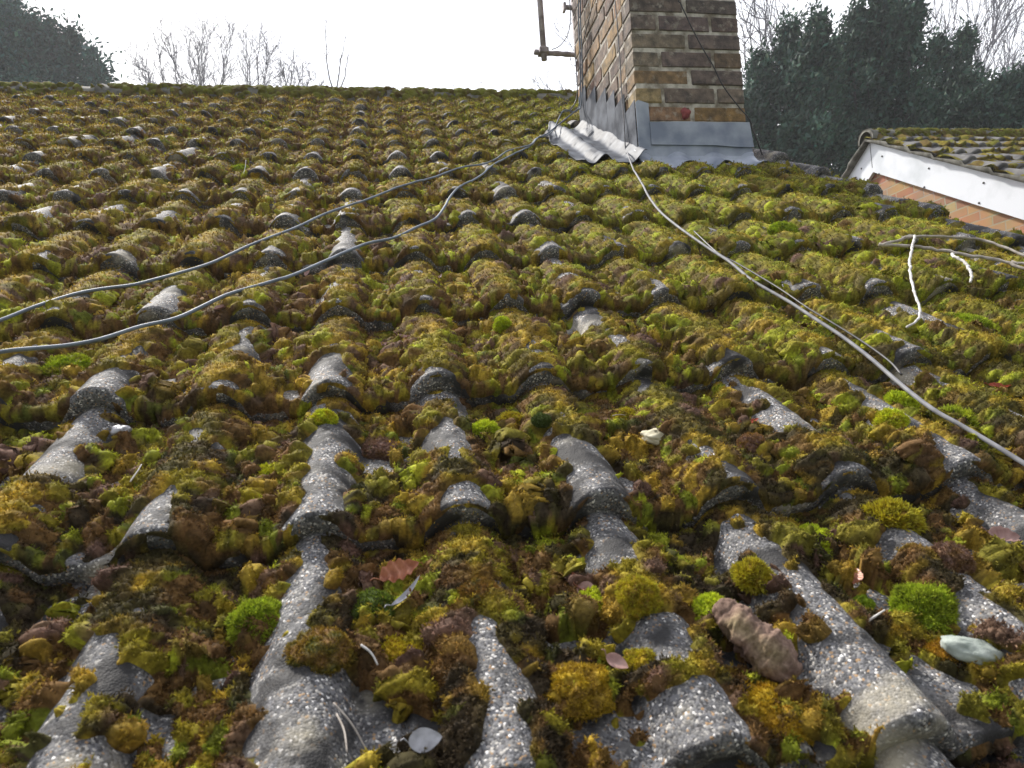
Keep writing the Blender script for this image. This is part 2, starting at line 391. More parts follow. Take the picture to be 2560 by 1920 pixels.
# ---- moss carpet (nobody could count it): relief sheet plus tiny shoots
V_ = []; C_ = []; F_ = []; base = 0
def moss_zone(R, uL, uR, nc, shoots=0.):
    global base
    U, W, Z, D = grid(R, uL, uR, nc)
    A = np.stack([U, W, Z], -1); nrm = normals(A)
    nrm[..., 2] = np.maximum(nrm[..., 2], .15); nrm /= np.linalg.norm(nrm, axis=-1, keepdims=True)
    M, C, m = moss(U, W - D * .027)
    dr = D * (1 - .75 * sst(.60, .70, fbm(U / .05, W / .3, 66, 2)))       # bare nose faces, with moss hanging over here and there
    M = M * (1 - .9 * dr) - .0035 * sst(.15, .5, dr)
    B = A + nrm * M[..., None]
    V_.append(R2W(B[..., 0], B[..., 1], B[..., 2]).reshape(-1, 3)); C_.append(C.reshape(-1, 3))
    f = grid_faces(*U.shape)
    mf = (M.reshape(-1)[f] > -.0038).any(1)            # leave out what lies wholly under the tile
    F_.append(f[mf] + base); base += U.size
    if shoots:
        n2 = normals(B)
        sel = np.flatnonzero((m.reshape(-1) > .6) & (rng.random(U.size) < shoots))
        b = B.reshape(-1, 3)[sel]; nn = n2.reshape(-1, 3)[sel]; c = C.reshape(-1, 3)[sel]
        d = np.sqrt((b[:, 1] + 4.874) ** 2 + b[:, 0] ** 2 + .236)
        L = np.maximum(.0034, .0019 * d + .0012) * rng.uniform(.5, 1.5, len(sel))
        b = b + rng.normal(0, 1, (len(sel), 3)) * (L * .3)[:, None]
        vs = []; cs = []
        for q in range(2):
            dr = nn * 1.0 + rng.normal(0, .42, (len(sel), 3)); dr /= np.linalg.norm(dr, axis=1, keepdims=True)
            sd = np.cross(dr, rng.normal(0, 1, (len(sel), 3))); sd /= np.linalg.norm(sd, axis=1, keepdims=True) + 1e-9
            wd = (L * .24)[:, None]
            vs += [b - sd * wd, b + sd * wd, b + dr * L[:, None]]
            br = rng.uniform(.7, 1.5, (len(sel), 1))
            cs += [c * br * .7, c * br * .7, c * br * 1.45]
        k = len(sel)
        V3 = np.concatenate(vs); V_.append(R2W(V3[:, 0], V3[:, 1], V3[:, 2])); C_.append(np.concatenate(cs))
        i = np.arange(k)
        F3.append(np.concatenate([np.stack([i, i + k, i + 2 * k], 1), np.stack([i, i + k, i + 2 * k], 1) + 3 * k]) + base)
        base += 6 * k
F3 = []
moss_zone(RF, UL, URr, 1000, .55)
moss_zone(RNear, lambda w: -3.0 + 0 * w, lambda w: VERGE + 0 * w, 420)
moss_zone(RWing, lambda w: -9 + 0 * w, UL, 500)
moss_zone(RWr, URr, lambda w: VERGE + 0 * w, 120)
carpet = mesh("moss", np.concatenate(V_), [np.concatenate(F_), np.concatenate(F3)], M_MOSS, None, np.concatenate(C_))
tag(carpet, "carpet of golden brown and green moss growing all over the near tiled roof", "moss", kind="stuff")
del V_, C_, F_, F3, Vt, Ft

def env(u, w):
    """upper envelope of tile surface at a point (scalar or array)"""
    u = np.asarray(u, float); w = np.asarray(w, float)
    out = None
    for dw in (-.05, -.025, 0, .025, .05):
        ww = w + dw; k = np.ceil(-ww / G); t = ww + k * G
        z = tile_z(u, k, t); out = z if out is None else np.maximum(out, z)
    return out
def top(u, w):
    u = np.atleast_1d(np.asarray(u, float)); w = np.atleast_1d(np.asarray(w, float))
    M, _, _ = moss(u, w); k = np.ceil(-w / G)
    return tile_z(u, k, w + k * G) + np.maximum(M, 0)

# ------------------------------------------------------------------ generic shapes
def tube(pts, rad, sides=8, cap=True):
    pts = np.asarray(pts, float); n = len(pts); rad = np.broadcast_to(rad, (n,))
    T = np.gradient(pts, axis=0); T /= np.linalg.norm(T, axis=1, keepdims=True) + 1e-12
    up = np.array([0, 0, 1.]) if abs(T[0][2]) < .9 else np.array([1., 0, 0])
    V = []
    a = np.linspace(0, 2 * np.pi, sides, endpoint=False)
    nrm = np.cross(T[0], up); nrm /= np.linalg.norm(nrm)
    for i in range(n):
        nrm = nrm - T[i] * np.dot(nrm, T[i]); nrm /= np.linalg.norm(nrm) + 1e-12
        bi = np.cross(T[i], nrm)
        V.append(pts[i] + rad[i] * (np.cos(a)[:, None] * nrm + np.sin(a)[:, None] * bi))
    V = np.concatenate(V)
    i = np.arange(n - 1)[:, None] * sides; j = np.arange(sides)[None]; j2 = (j + 1) % sides
    F = np.stack([i + j, i + j2, i + sides + j2, i + sides + j], -1).reshape(-1, 4)
    Fs = [F]
    if cap:
        V = np.concatenate([V, pts[:1], pts[-1:]]); c0 = n * sides; jj = np.arange(sides)
        Fs.append(np.stack([np.full(sides, c0), (jj + 1) % sides, jj], 1))
        Fs.append(np.stack([np.full(sides, c0 + 1), (n - 1) * sides + jj, (n - 1) * sides + (jj + 1) % sides], 1))
    return V, Fs

def smooth_path(pts, n):
    pts = np.asarray(pts, float)
    d = np.concatenate([[0], np.cumsum(np.linalg.norm(np.diff(pts, axis=0), axis=1))])
    # Catmull-Rom through the points
    P0 = np.vstack([2 * pts[0] - pts[1], pts, 2 * pts[-1] - pts[-2]])
    out = []; s = np.linspace(0, d[-1], n)
    idx = np.clip(np.searchsorted(d, s, side='right') - 1, 0, len(pts) - 2)
    for q, i in zip(s, idx):
        t = (q - d[i]) / (d[i + 1] - d[i] + 1e-12); a, b, c, e = P0[i], P0[i + 1], P0[i + 2], P0[i + 3]
        out.append(.5 * ((2 * b) + (-a + c) * t + (2 * a - 5 * b + 4 * c - e) * t * t + (-a + 3 * b - 3 * c + e) * t ** 3))
    return np.array(out)

def merge(parts):
    V = []; F3_ = []; F4_ = []; b = 0
    for v, fs in parts:
        V.append(v)
        for f in fs:
            f = np.asarray(f)
            if len(f): (F3_ if f.shape[1] == 3 else F4_).append(f + b)
        b += len(v)
    out = []
    if F4_: out.append(np.concatenate(F4_))
    if F3_: out.append(np.concatenate(F3_))
    return np.concatenate(V), out

def boxv(x0, x1, y0, y1, z0, z1):
    V = np.array([[x, y, z] for z in (z0, z1) for y in (y0, y1) for x in (x0, x1)], float)
    F = np.array([[0, 2, 3, 1], [4, 5, 7, 6], [0, 1, 5, 4], [2, 6, 7, 3], [0, 4, 6, 2], [1, 3, 7, 5]])
    return V, [F]

def cham(x0, x1, y0, y1, z0, z1, c, r=None):
    """box with chamfered edges and slightly worn corners"""
    V = []; F = []
    X = (x0, x1); Y = (y0, y1); Z = (z0, z1)
    idx = {}
    for i in (0, 1):
        for j in (0, 1):
            for k in (0, 1):
                p = np.array([X[i], Y[j], Z[k]], float); s = np.array([1 - 2 * i, 1 - 2 * j, 1 - 2 * k]) * c
                w = (r.uniform(.6, 1.9) if r else 1.)
                for ax in range(3):
                    q = p + s * w; q[ax] = p[ax]
                    if r: q += np.array([r.uniform(-1, 1) for _ in range(3)]) * c * .25
                    idx[(i, j, k, ax)] = len(V); V.append(q)
    for ax in range(3):
        o = [a for a in range(3) if a != ax]
        for s in (0, 1):
            q = []
            for a, b in ((0, 0), (1, 0), (1, 1), (0, 1)):
                key = [0, 0, 0]; key[ax] = s; key[o[0]] = a; key[o[1]] = b; q.append(idx[(*key, ax)])
            F.append(q)
    for ax in range(3):       # edges along ax
        o = [a for a in range(3) if a != ax]
        for a in (0, 1):
            for b in (0, 1):
                k0 = [0, 0, 0]; k0[o[0]] = a; k0[o[1]] = b; k1 = list(k0); k1[ax] = 1
                F.append([idx[(*k0, o[0])], idx[(*k0, o[1])], idx[(*k1, o[1])], idx[(*k1, o[0])]])
    T = [[idx[(i, j, k, 0)], idx[(i, j, k, 1)], idx[(i, j, k, 2)]] for i in (0, 1) for j in (0, 1) for k in (0, 1)]
    return np.array(V), [np.array(F), np.array(T)]

def fix_normals(o):
    import bmesh
    bm = bmesh.new(); bm.from_mesh(o.data); bmesh.ops.recalc_face_normals(bm, faces=bm.faces); bm.to_mesh(o.data); bm.free()

# ------------------------------------------------------------------ rest of our house
def ridge_run(x0, x1, yc, zc, r, parent, mat, seed, L=.45):
    rr = random.Random(seed); x = x0; first = None
    while x < x1 - .02:
        a = np.linspace(math.radians(-8), math.radians(188), 26); ns = 16
        xs = np.linspace(x, min(x + L - .006, x1), ns); tilt = rr.uniform(-.006, .006)
        X, A = np.meshgrid(xs, a, indexing='ij')
        lip = .010 * (np.abs(X - x) < .03)
        nn = (fbm(X / .02, A / .25, seed, 3) - .5) * .012
        Rr = r + lip + nn
        Vv = np.stack([X, yc + np.cos(A) * Rr, zc + tilt + np.sin(A) * Rr], -1).reshape(-1, 3)
        Vi = np.stack([X, yc + np.cos(A) * (r - .02), zc + tilt + np.sin(A) * (r - .02)], -1).reshape(-1, 3)
        f = grid_faces(ns, 26); n0 = len(Vv); e = []
        for q in range(25):
            e.append([q, q + 1, n0 + q + 1, n0 + q]); b0 = (ns - 1) * 26; e.append([b0 + q + 1, b0 + q, n0 + b0 + q, n0 + b0 + q + 1])
        for q in range(ns - 1):
            e.append([q * 26, n0 + q * 26, n0 + (q + 1) * 26, (q + 1) * 26]); e.append([q * 26 + 25, (q + 1) * 26 + 25, n0 + (q + 1) * 26 + 25, n0 + q * 26 + 25])
        mesh("ridge_tile", np.concatenate([Vv, Vi]), [f, f[:, ::-1] + n0, np.array(e)], mat, parent)
        x += L
    return

apexY, apexZ = R2W(0, RIDGE, -.03)[1:]
rc = R2W(0, RIDGE, -.10)
M_RIDGE = noise_mat("weathered_ridge_tile", (.06, .058, .045), (.20, .195, .17), 14, .85, .9, 150, bdist=.003, detail=7)
ridge_run(-6.3, 1.66, rc[1] + .0, rc[2] - .005, .125, roof, M_RIDGE, 3)
# moss on the ridge, as small cushions along it
def ridge_moss(name, x0, x1, yc, zc, r, label, seed, dens, thick=.02):
    a = np.linspace(math.radians(35), math.radians(200), 60); nx = int((x1 - x0) / .008)
    X, A = np.meshgrid(np.linspace(x0, x1, nx), a, indexing='ij')
    arc = A * r
    c = .6 * fbm(X / .12, arc / .08, seed, 3) + .4 * fbm(X / .03, arc / .03, seed + 9, 2) + .06 * sst(1.8, 2.6, A)
    m = sst(dens, dens + .08, c)
    b, bi = wor(X, arc, .045, seed + 20); b2, b2i = wor(X, arc, .018, seed + 30)
    Rr = r + m * (.004 + thick * b + .008 * b2) - (1 - m) * .012
    Vv = np.stack([X, yc + np.cos(A) * Rr, zc + np.sin(A) * Rr], -1).reshape(-1, 3)
    C = np.empty(X.shape + (3,)); C[:] = (.13, .125, .02)
    for mask, c_ in (((bi > .6), (.17, .185, .022)), ((bi < .3), (.12, .08, .025)), ((b2i > .85), (.22, .25, .03))):
        f = mask[..., None] * .7; C = C * (1 - f) + np.array(c_) * f
    f = grid_faces(*X.shape); mf = (m.reshape(-1)[f] > .02).any(1)
    o = mesh(name, Vv, [f[mf]], M_MOSS, None, C.reshape(-1, 3)); tag(o, label, "moss", kind="stuff"); return o
ridge_moss("ridge_moss", -6.2, 1.6, rc[1], rc[2] - .005, .125, "moss cushions growing along the ridge tiles behind the near roof", 401, .44)

# underside, back slope, walls, verge
zb = -.10
back = []
bx0, bx1 = -9.0, VERGE - .03
ap = R2W(0, RIDGE, -.075)
xs = np.linspace(-9.0, VERGE, 260); ys = np.linspace(0, 5.6, 60)
X, Y = np.meshgrid(xs, ys, indexing='ij'); pr, _ = prof(X)
course = (Y % G) / G
Vb = np.stack([X, ap[1] + .01 + Y * CT, ap[2] - Y * ST + pr - .02 * (1 - course)], -1)
mesh("back_roof", Vb.reshape(-1, 3), grid_faces(260, 60, True), M_TILE2, house)
e0 = R2W(0, -18.5 * G, -.12); wall_y0 = e0[1] + .25; wall_y1 = ap[1] * 2 - wall_y0
gx1 = 1.60; gx0 = -8.9
def gable_prism(x0, x1, y0, y1, z0, apy, apz, slope):
    ze = apz - (apy - y0) * slope; ze2 = apz - (y1 - apy) * slope
    V = []
    for x in (x0, x1): V += [[x, y0, z0], [x, y1, z0], [x, y1, ze2], [x, apy, apz], [x, y0, ze]]
    V = np.array(V, float)
    F4_ = np.array([[0, 4, 9, 5], [1, 6, 7, 2], [0, 5, 6, 1], [4, 3, 8, 9], [3, 2, 7, 8]])
    F3_ = np.array([[0, 1, 4], [1, 2, 4], [2, 3, 4], [5, 9, 6], [6, 9, 7], [7, 9, 8]])
    return V, [F4_, F3_]
def brick_mat(name, rot, c1, c2, mort=(.36, .32, .27)):
    m, n, b, out = new_mat(name)
    t = N(n, "ShaderNodeTexCoord"); sx = N(n, "ShaderNodeSeparateXYZ"); cx = N(n, "ShaderNodeCombineXYZ")
    n.links.new(t.outputs['Object'], sx.inputs[0])
    n.links.new(sx.outputs[1 if rot else 0], cx.inputs[0]); n.links.new(sx.outputs[2], cx.inputs[1])
    br = N(n, "ShaderNodeTexBrick"); br.inputs['Scale'].default_value = 1; br.inputs['Brick Width'].default_value = .225; br.inputs['Row Height'].default_value = .075
    br.inputs['Mortar Size'].default_value = .006; br.inputs['Color1'].default_value = (*c1, 1); br.inputs['Color2'].default_value = (*c2, 1); br.inputs['Mortar'].default_value = (*mort, 1)
    n.links.new(cx.outputs[0], br.inputs['Vector'])
    z = N(n, "ShaderNodeTexNoise"); z.inputs['Scale'].default_value = 3.2; z.inputs['Detail'].default_value = 6; n.links.new(t.outputs['Object'], z.inputs['Vector'])
    mm = N(n, "ShaderNodeMix", data_type='RGBA', blend_type='MULTIPLY'); mm.inputs[0].default_value = .6
    n.links.new(br.outputs[0], mm.inputs[6]); n.links.new(z.outputs['Color'], mm.inputs[7]); n.links.new(mm.outputs[2], b.inputs['Base Color'])
    b.inputs['Roughness'].default_value = .9
    bp = N(n, "ShaderNodeBump"); bp.inputs['Strength'].default_value = .6; bp.inputs['Distance'].default_value = .006; bp.invert = True
    n.links.new(br.outputs['Fac'], bp.inputs['Height']); n.links.new(bp.outputs[0], b.inputs['Normal'])
    return m
M_BW = brick_mat("house_brickwork", True, (.42, .19, .10), (.50, .30, .14))
M_BW2 = brick_mat("neighbour_brickwork", True, (.40, .15, .10), (.58, .36, .17), (.48, .38, .26))
v, f = gable_prism(gx0, gx1, wall_y0, wall_y1, -5.6, ap[1], ap[2] - .08, math.tan(TH))
o = mesh("wall", v, f, M_BW, house, smooth=False); fix_normals(o)
# verge: bedding mortar and undercloak closing the right-hand edge
ww = np.linspace(-18.5 * G, RIDGE, 400); kk = np.ceil(-ww / G); tt = ww + kk * G
zt = tile_z(np.full_like(ww, VERGE), kk, tt)
Va = np.stack([R2W(np.full_like(ww, VERGE - .001), ww, zt + .002), R2W(np.full_like(ww, VERGE + .004), ww, zt - .012), R2W(np.full_like(ww, VERGE - .004), ww, np.full_like(ww, -.105)), R2W(np.full_like(ww, VERGE - .10), ww, np.full_like(ww, -.105))], 1)
mesh("verge", Va.reshape(-1, 3), grid_faces(400, 4), M_MORTAR, house)

# ------------------------------------------------------------------ chimney (a part of our house)
CX0, CX1, CY0, CY1 = .9946, 1.4790, -1.70, -.87
ZB, ZC = -1.35, .0785
R0 = -.890                                    # bed joint on top of the front flashing
M_BC = M_BRICK
chim_v, _ = boxv(CX0 + .0035, CX1 - .0035, CY0 + .0035, CY1 - .0035, ZB, 1.30)
chimney = mesh("chimney", chim_v, _, M_MORTAR, house, smooth=False)
br = random.Random(5)
PAL = [(.235, .165, .090), (.20, .145, .095), (.165, .13, .10), (.13, .105, .095), (.15, .10, .085), (.25, .19, .11), (.12, .095, .09), (.20, .125, .075)]
PALF = {0: [(.20, .13, .085), (.24, .16, .075)], 1: [(.27, .215, .12), (.145, .12, .105), (.155, .13, .11)], 2: [(.185, .13, .075), (.115, .095, .09)],
        3: [(.145, .125, .10), (.13, .105, .10), (.15, .115, .085)], 4: [(.14, .12, .095), (.115, .095, .09)], 5: [(.12, .10, .09), (.125, .10, .10), (.115, .09, .085)], 6: [(.12, .10, .09), (.11, .095, .09)]}
bp_ = []; bc = []
def brick(x0, x1, y0, y1, z0, z1, c):
    v, fs = cham(x0, x1, y0, y1, z0, z1, .0030, br)
    # extra tone change across the length of a brick
    k = np.array(c) * br.uniform(.9, 1.1)
    bp_.append((v, fs)); g = br.uniform(-.15, .15); s = (v[:, 1:2] + v[:, 0:1] - (y0 + x0)) / ((y1 - y0) + (x1 - x0))
    bc.append(k * (1 + g * (s - .5) * 2))
J = .0072; WD = CX1 - CX0; DD = CY1 - CY0
nb = int((1.30 - R0) / ZC) + 1
for r in range(-4, nb):
    z0 = R0 + r * ZC + J; z1 = R0 + (r + 1) * ZC - J
    sk = lambda: br.uniform(-.0025, .0025)
    if r % 2 == 0: xs_ = [CX0, CX0 + WD * .505, CX1]
    else: xs_ = [CX0, CX0 + WD * .245, CX0 + WD * .735, CX1]
    pal = PALF.get(r)
    for i in range(len(xs_) - 1):
        c = pal[i] if pal else br.choice(PAL)
        a = xs_[i] + (0 if i == 0 else J); b = xs_[i + 1] - (0 if i == len(xs_) - 2 else J)
        brick(a, b, CY0 + sk(), CY0 + .10, z0 + sk() * .5, z1 + sk() * .5, c)
        brick(a, b, CY1 - .10, CY1 + sk(), z0, z1, br.choice(PAL))
    # side faces
    n_ = 3
    if r % 2 == 0: ys_ = [CY0 + .10, CY0 + .315, CY0 + .53, CY1 - .10]
    else: ys_ = [CY0 + .10, CY0 + .205, CY0 + .42, CY0 + .635, CY1 - .10]
    for i in range(len(ys_) - 1):
        c = br.choice(PAL); a = ys_[i] + J; b = ys_[i + 1] - J
        brick(CX0 + sk(), CX0 + .09, a, b, z0 + sk() * .5, z1 + sk() * .5, np.array(c) * np.array([1.0, .97, .92]))
        brick(CX1 - .09, CX1 + sk(), a, b, z0, z1, c)
V, F = merge(bp_)
o = mesh("bricks", V, F, M_BRICK, chimney, np.concatenate(bc), smooth=False); fix_normals(o)
# red paint-like stain on one brick of the lowest row: a fired red inclusion, slightly proud
a = np.linspace(0, 2 * np.pi, 22, endpoint=False); rr_ = .021 * (1 + .14 * np.sin(3 * a + 1) + .1 * np.sin(5 * a))
V = np.concatenate([np.stack([1.207 + np.cos(a) * rr_ * .95, np.full(22, CY0 - .0035), -.849 + np.sin(a) * rr_ * 1.15], 1), np.stack([1.207 + np.cos(a) * rr_, np.full(22, CY0 + .004), -.849 + np.sin(a) * rr_ * 1.2], 1), [[1.207, CY0 - .004, -.849]]])
F = [np.array([[i, (i + 1) % 22, 22 + (i + 1) % 22, 22 + i] for i in range(22)]), np.array([[44, (i + 1) % 22, i] for i in range(22)])]
mesh("red_patch", V, F, noise_mat("fired_red", (.20, .045, .05), (.30, .08, .075), 60, .9, .5, 200), chimney)
# oversailing courses and pots above the picture
for i, (q, z) in enumerate(((.03, 1.30), (.06, 1.3785))):
    v, f = boxv(CX0 - q, CX1 + q, CY0 - q, CY1 + q, z, z + .0765); mesh("capping", v, f, M_BW, chimney, smooth=False)
for y in (-1.45, -1.12):
    v, f = tube([[1.237, y, 1.45], [1.237, y, 1.75], [1.237, y, 1.78]], [.11, .09, .105], 24); mesh("chimney_pot", v, f, M_POT, chimney)

# lead work
def sheet(name, U, W, Zt, mat, th=.0025, parent=None):
    A = R2W(U, W, Zt); B = R2W(U, W, Zt - th); nr, nc = U.shape
    f = grid_faces(nr, nc); n0 = nr * nc; e = []
    for q in range(nc - 1):
        e.append([q + 1, q, n0 + q, n0 + q + 1]); b0 = (nr - 1) * nc; e.append([b0 + q, b0 + q + 1, n0 + b0 + q + 1, n0 + b0 + q])
    for q in range(nr - 1):
        e.append([q * nc, (q + 1) * nc, n0 + (q + 1) * nc, n0 + q * nc]); e.append([(q + 1) * nc + nc - 1, q * nc + nc - 1, n0 + q * nc + nc - 1, n0 + (q + 1) * nc + nc - 1])
    return mesh(name, np.concatenate([A.reshape(-1, 3), B.reshape(-1, 3)]), [f, f[:, ::-1] + n0, np.array(e)], mat, parent)
# side sheet dressed over two rolls
nr, nc = 150, 60
wv = np.linspace(-2.06, -1.08, nr)[:, None]; s = np.linspace(0, 1, nc)[None]
left = np.interp(wv, [-2.06, -1.9, -1.57, -1.23, -1.08], [.745, .712, .705, .765, .81]) + .010 * (fbm(wv / .05, wv * 0 + 2, 31, 2) - .5)
U = left * (1 - s) + (CX0 + .002) * s; W = wv + .05 * (fbm(U / .07, wv * 0 + 5, 33, 2) - .5) * (1 - sst(-2.06, -1.8, wv)) + 0 * U
pr, crs = prof(U)
Z = -H0 + S * .95 + .010 + HR * 1.05 * (3 * crs ** 2 - 2 * crs ** 3) + .020 * (fbm(U / .09, W / .16, 35, 2) - .5) + .014 * sst(.03, 0, CX0 - U) + .010 * np.abs(vn(U / .045 + W / .06, W / .09, 38) - .5)
Z = np.maximum(Z, env(U, W) + .005)
Z = Z + .014 * np.exp(-((s) / .04) ** 2) * vn(W / .07, W * 0, 36)          # curled outer edge
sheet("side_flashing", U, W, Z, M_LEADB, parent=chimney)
# front skirt over the tiles
nr, nc = 40, 150
uv = np.linspace(CX0 - .02, CX1 + .012, nc)[None]; q = np.linspace(0, 1, nr)[:, None]
lo = -2.115 + .03 * (fbm(uv / .06, uv * 0, 37, 2) - .5)
U = uv + 0 * q; W = lo * (1 - q) + (-1.955) * q
Z = env(U, W) * (1 - .6 * sst(.0, .6, q)) + (.006 - H0 * .35 * sst(0, .6, q)) + .030 * sst(.2, 1, q) + .004 * fbm(U / .05, W / .05, 39, 2)
sheet("skirt_flashing", U, W, Z, M_LEAD, parent=chimney)
def plate(name, poly, axis, at, th, mat, seed=1, amp=.002, n=26):
    """upright lead sheet, polygon given in (horizontal, z); axis 'x' faces -X, 'y' faces -Y"""
    poly = np.array(poly, float)
    k = len(poly); V = []
    for s_ in (0, 1):
        for (h, z) in poly:
            j = amp * (vn(h / .06, z / .06, seed) - .5) * 2
            V.append([at - th * s_ + j, h, z] if axis == 'x' else [h, at - th * s_ + j, z])
    F = [np.array([[i, (i + 1) % k, k + (i + 1) % k, k + i] for i in range(k)])]
    import bmesh
    bm = bmesh.new(); vs = [bm.verts.new(np.array(v) - np.array(house.location)) for v in V]
    bm.faces.new(vs[:k]); bm.faces.new(vs[k:][::-1])
    for qd in F[0]: bm.faces.new([vs[i] for i in qd])
    bmesh.ops.recalc_face_normals(bm, faces=bm.faces); bmesh.ops.triangulate(bm, faces=[f for f in bm.faces if len(f.verts) > 4])
    me = bpy.data.meshes.new(name); bm.to_mesh(me); bm.free(); me.materials.append(mat)
    o = bpy.data.objects.new(name, me); COL.objects.link(o); o.parent = chimney; return o
zr = lambda y, n: ((y + n * ST) / CT) * ST + n * CT     # height of a line parallel to the slope
steps = [(-.89, -1.025, -.402), (-1.025, -1.186, -.487), (-1.186, -1.344, -.572), (-1.344, -1.459, -.640), (-1.459, -1.583, -.717), (-1.583, -1.700, -.800)]
for i, (ya, yb, zt_) in enumerate(steps):               # each step its own piece, its lower end lifted a little
    ya2 = ya if i == 0 else ya
    th_ = .003
    poly = [(ya, zt_), (yb, zt_ + .006), (yb + .004, zt_ - .10), (yb, zr(yb, -.045)), (ya, zr(ya, -.045))]
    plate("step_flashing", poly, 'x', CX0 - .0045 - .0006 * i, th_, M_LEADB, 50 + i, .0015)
# front lead: corner piece, apron and its backing
plate("corner_flashing", [(CX0 - .008, -1.06), (CX0 - .008, -.806), (CX0 + .004, -.798), (CX0 + .047, -.812), (CX0 + .047, -1.05)], 'y', CY0 - .0075, .003, M_LEAD, 60)
plate("apron_flashing", [(CX0 + .046, -.989), (CX0 + .046, -.893), (CX0 + .2, -.890), (CX0 + .35, -.893), (CX1 + .006, -.892), (CX1 + .018, -1.00), (CX1 - .06, -.999), (CX1 - .16, -.992), (CX0 + .2, -.990)], 'y', CY0 - .0115, .003, M_LEAD, 61, .003)
plate("apron_backing", [(CX0 - .004, -1.06), (CX0 - .004, -.93), (CX1 + .004, -.93), (CX1 + .02, -1.06)], 'y', CY0 - .005, .0025, M_LEAD, 62, .001)

# ------------------------------------------------------------------ aerial pole and bracket
ant = empty("mast_bracket", (1.0, -.82, -.13))
tag(ant, "rusty steel pole held by a horizontal bracket at the back left of the chimney", "mast bracket")
v, f = tube([[.826, -.85, -.176], [.824, -.85, .3], [.815, -.85, 1.9]], .0155, 14); mesh("pole", v, f, M_STEEL, ant)
pth = smooth_path([[.776, -.835, -.124], [.85, -.832, -.128], [.92, -.828, -.127], [1.02, -.826, -.131], [1.12, -.826, -.131]], 30)
v, f = tube(pth, .0135 + .0012 * np.sin(np.arange(30) * 1.3), 12); mesh("bracket_arm", v, f, M_STEEL, ant)
v, f = merge([cham(.800, .850, -.874, -.812, -.142, -.112, .003), tube([[.806, -.88, -.127], [.806, -.80, -.127]], .004, 8), tube([[.844, -.88, -.127], [.844, -.80, -.127]], .004, 8)])
mesh("clamp", v, f, M_STEEL, ant, smooth=False)
v, f = tube([[.955, -.84, .128], [1.12, -.83, .128]], .013, 12); mesh("upper_arm", v, f, M_STEEL, ant)
v, f = merge([cham(.952, .966, -.862, -.82, .102, .146, .003), cham(1.0, 1.04, -.868, -.83, -.16, .2, .003)])
mesh("wall_plate", v, f, M_STEEL, ant, smooth=False)

# ------------------------------------------------------------------ cables
def lay(uw, r, nmax=.016, n=None):
    """lay a cable over the roof: rests on the highest moss and rolls near it"""
    p = smooth_path(np.array([[a, b, 0] for a, b in uw]), n or max(60, int(len(uw) * 9)))
    z = top(p[:, 0], p[:, 1])
    k = 9; zp = np.pad(z, k, mode='edge'); z = np.max([zp[i:i + len(z)] for i in range(2 * k + 1)], axis=0)
    zp = np.pad(z, 6, mode='edge'); z = np.mean([zp[i:i + len(z)] for i in range(13)], axis=0)
    z = np.clip(z, -.006, nmax) + r * .25
    return R2W(p[:, 0], p[:, 1], z), z
def cable(name, pts, r, mat, label, cat="cable", group=None, n=None, sides=10):
    v, f = tube(pts, r, sides); o = mesh(name, v, f, mat); tag(o, label, cat, group); return o
c1 = [(0.815, -1.203), (0.724, -1.444), (0.647, -1.547), (0.552, -1.809), (0.436, -1.96), (0.322, -2.164), (0.226, -2.237), (0.139, -2.365), (0.042, -2.532), (-0.034, -2.633), (-0.105, -2.755), (-0.156, -2.839), (-0.226, -2.94), (-0.277, -3.036), (-0.325, -3.115), (-0.361, -3.173), (-0.409, -3.255), (-0.454, -3.326), (-0.491, -3.37), (-0.527, -3.405), (-0.568, -3.444), (-0.612, -3.467), (-0.651, -3.495), (-0.684, -3.536), (-0.708, -3.573), (-0.73, -3.608), (-0.768, -3.652), (-0.843, -3.728), (-1.1, -4.0), (-1.5, -4.5)]
c2 = [(0.753, -1.367), (0.664, -1.519), (0.589, -1.722), (0.514, -1.904), (0.446, -2.014), (0.366, -2.164), (0.274, -2.384), (0.219, -2.501), (0.169, -2.607), (0.128, -2.735), (0.108, -2.824), (0.068, -2.967), (0.013, -3.05), (-0.048, -3.147), (-0.104, -3.192), (-0.146, -3.246), (-0.204, -3.33), (-0.255, -3.411), (-0.304, -3.466), (-0.365, -3.522), (-0.411, -3.584), (-0.448, -3.633), (-0.493, -3.66), (-0.533, -3.701), (-0.577, -3.736), (-0.618, -3.753), (-0.664, -3.768), (-0.717, -3.792), (-0.815, -3.835), (-1.1, -4.1), (-1.4, -4.5)]
c3 = [(0.918, -2.067), (0.844, -2.354), (0.801, -2.541), (0.765, -2.711), (0.728, -2.913), (0.716, -3.071), (0.714, -3.2), (0.715, -3.312), (0.718, -3.405), (0.709, -3.521), (0.715, -3.596), (0.723, -3.666), (0.725, -3.746), (0.728, -3.832), (0.723, -3.921), (0.712, -4.007), (0.706, -4.068), (0.706, -4.111), (0.713, -4.145), (0.72, -4.196), (0.724, -4.24), (0.73, -4.295), (0.749, -4.395), (.76, -4.8), (.8, -5.6)]
p1, _ = lay(c1, .0032, .012); p2, _ = lay(c2, .0034, .012); p3, _ = lay(c3, .0034, .010)
A_ = np.array([(0.975, -1.11, .25), (0.975, -1.084, 0.054), (0.975, -1.079, 0.02), (0.975, -1.051, -0.085), (0.975, -1.042, -0.202), (0.975, -1.024, -0.314), (0.975, -0.995, -0.422), (0.968, -0.964, -0.494), (.93, -1.0, -.53), (.87, -1.02, -.535)])
up1 = smooth_path(np.vstack([A_ + np.array([0, .02, .012]), p1[4:5]]), 90)
cable("cable", np.vstack([up1[:-1], p1[4:]]), .0032, M_CABLEG, "upper of the two blue-grey cables sweeping left across the moss from the chimney")
up2 = smooth_path(np.vstack([A_[:-1] + np.array([.0, -.015, 0]), p2[4:5]]), 90)
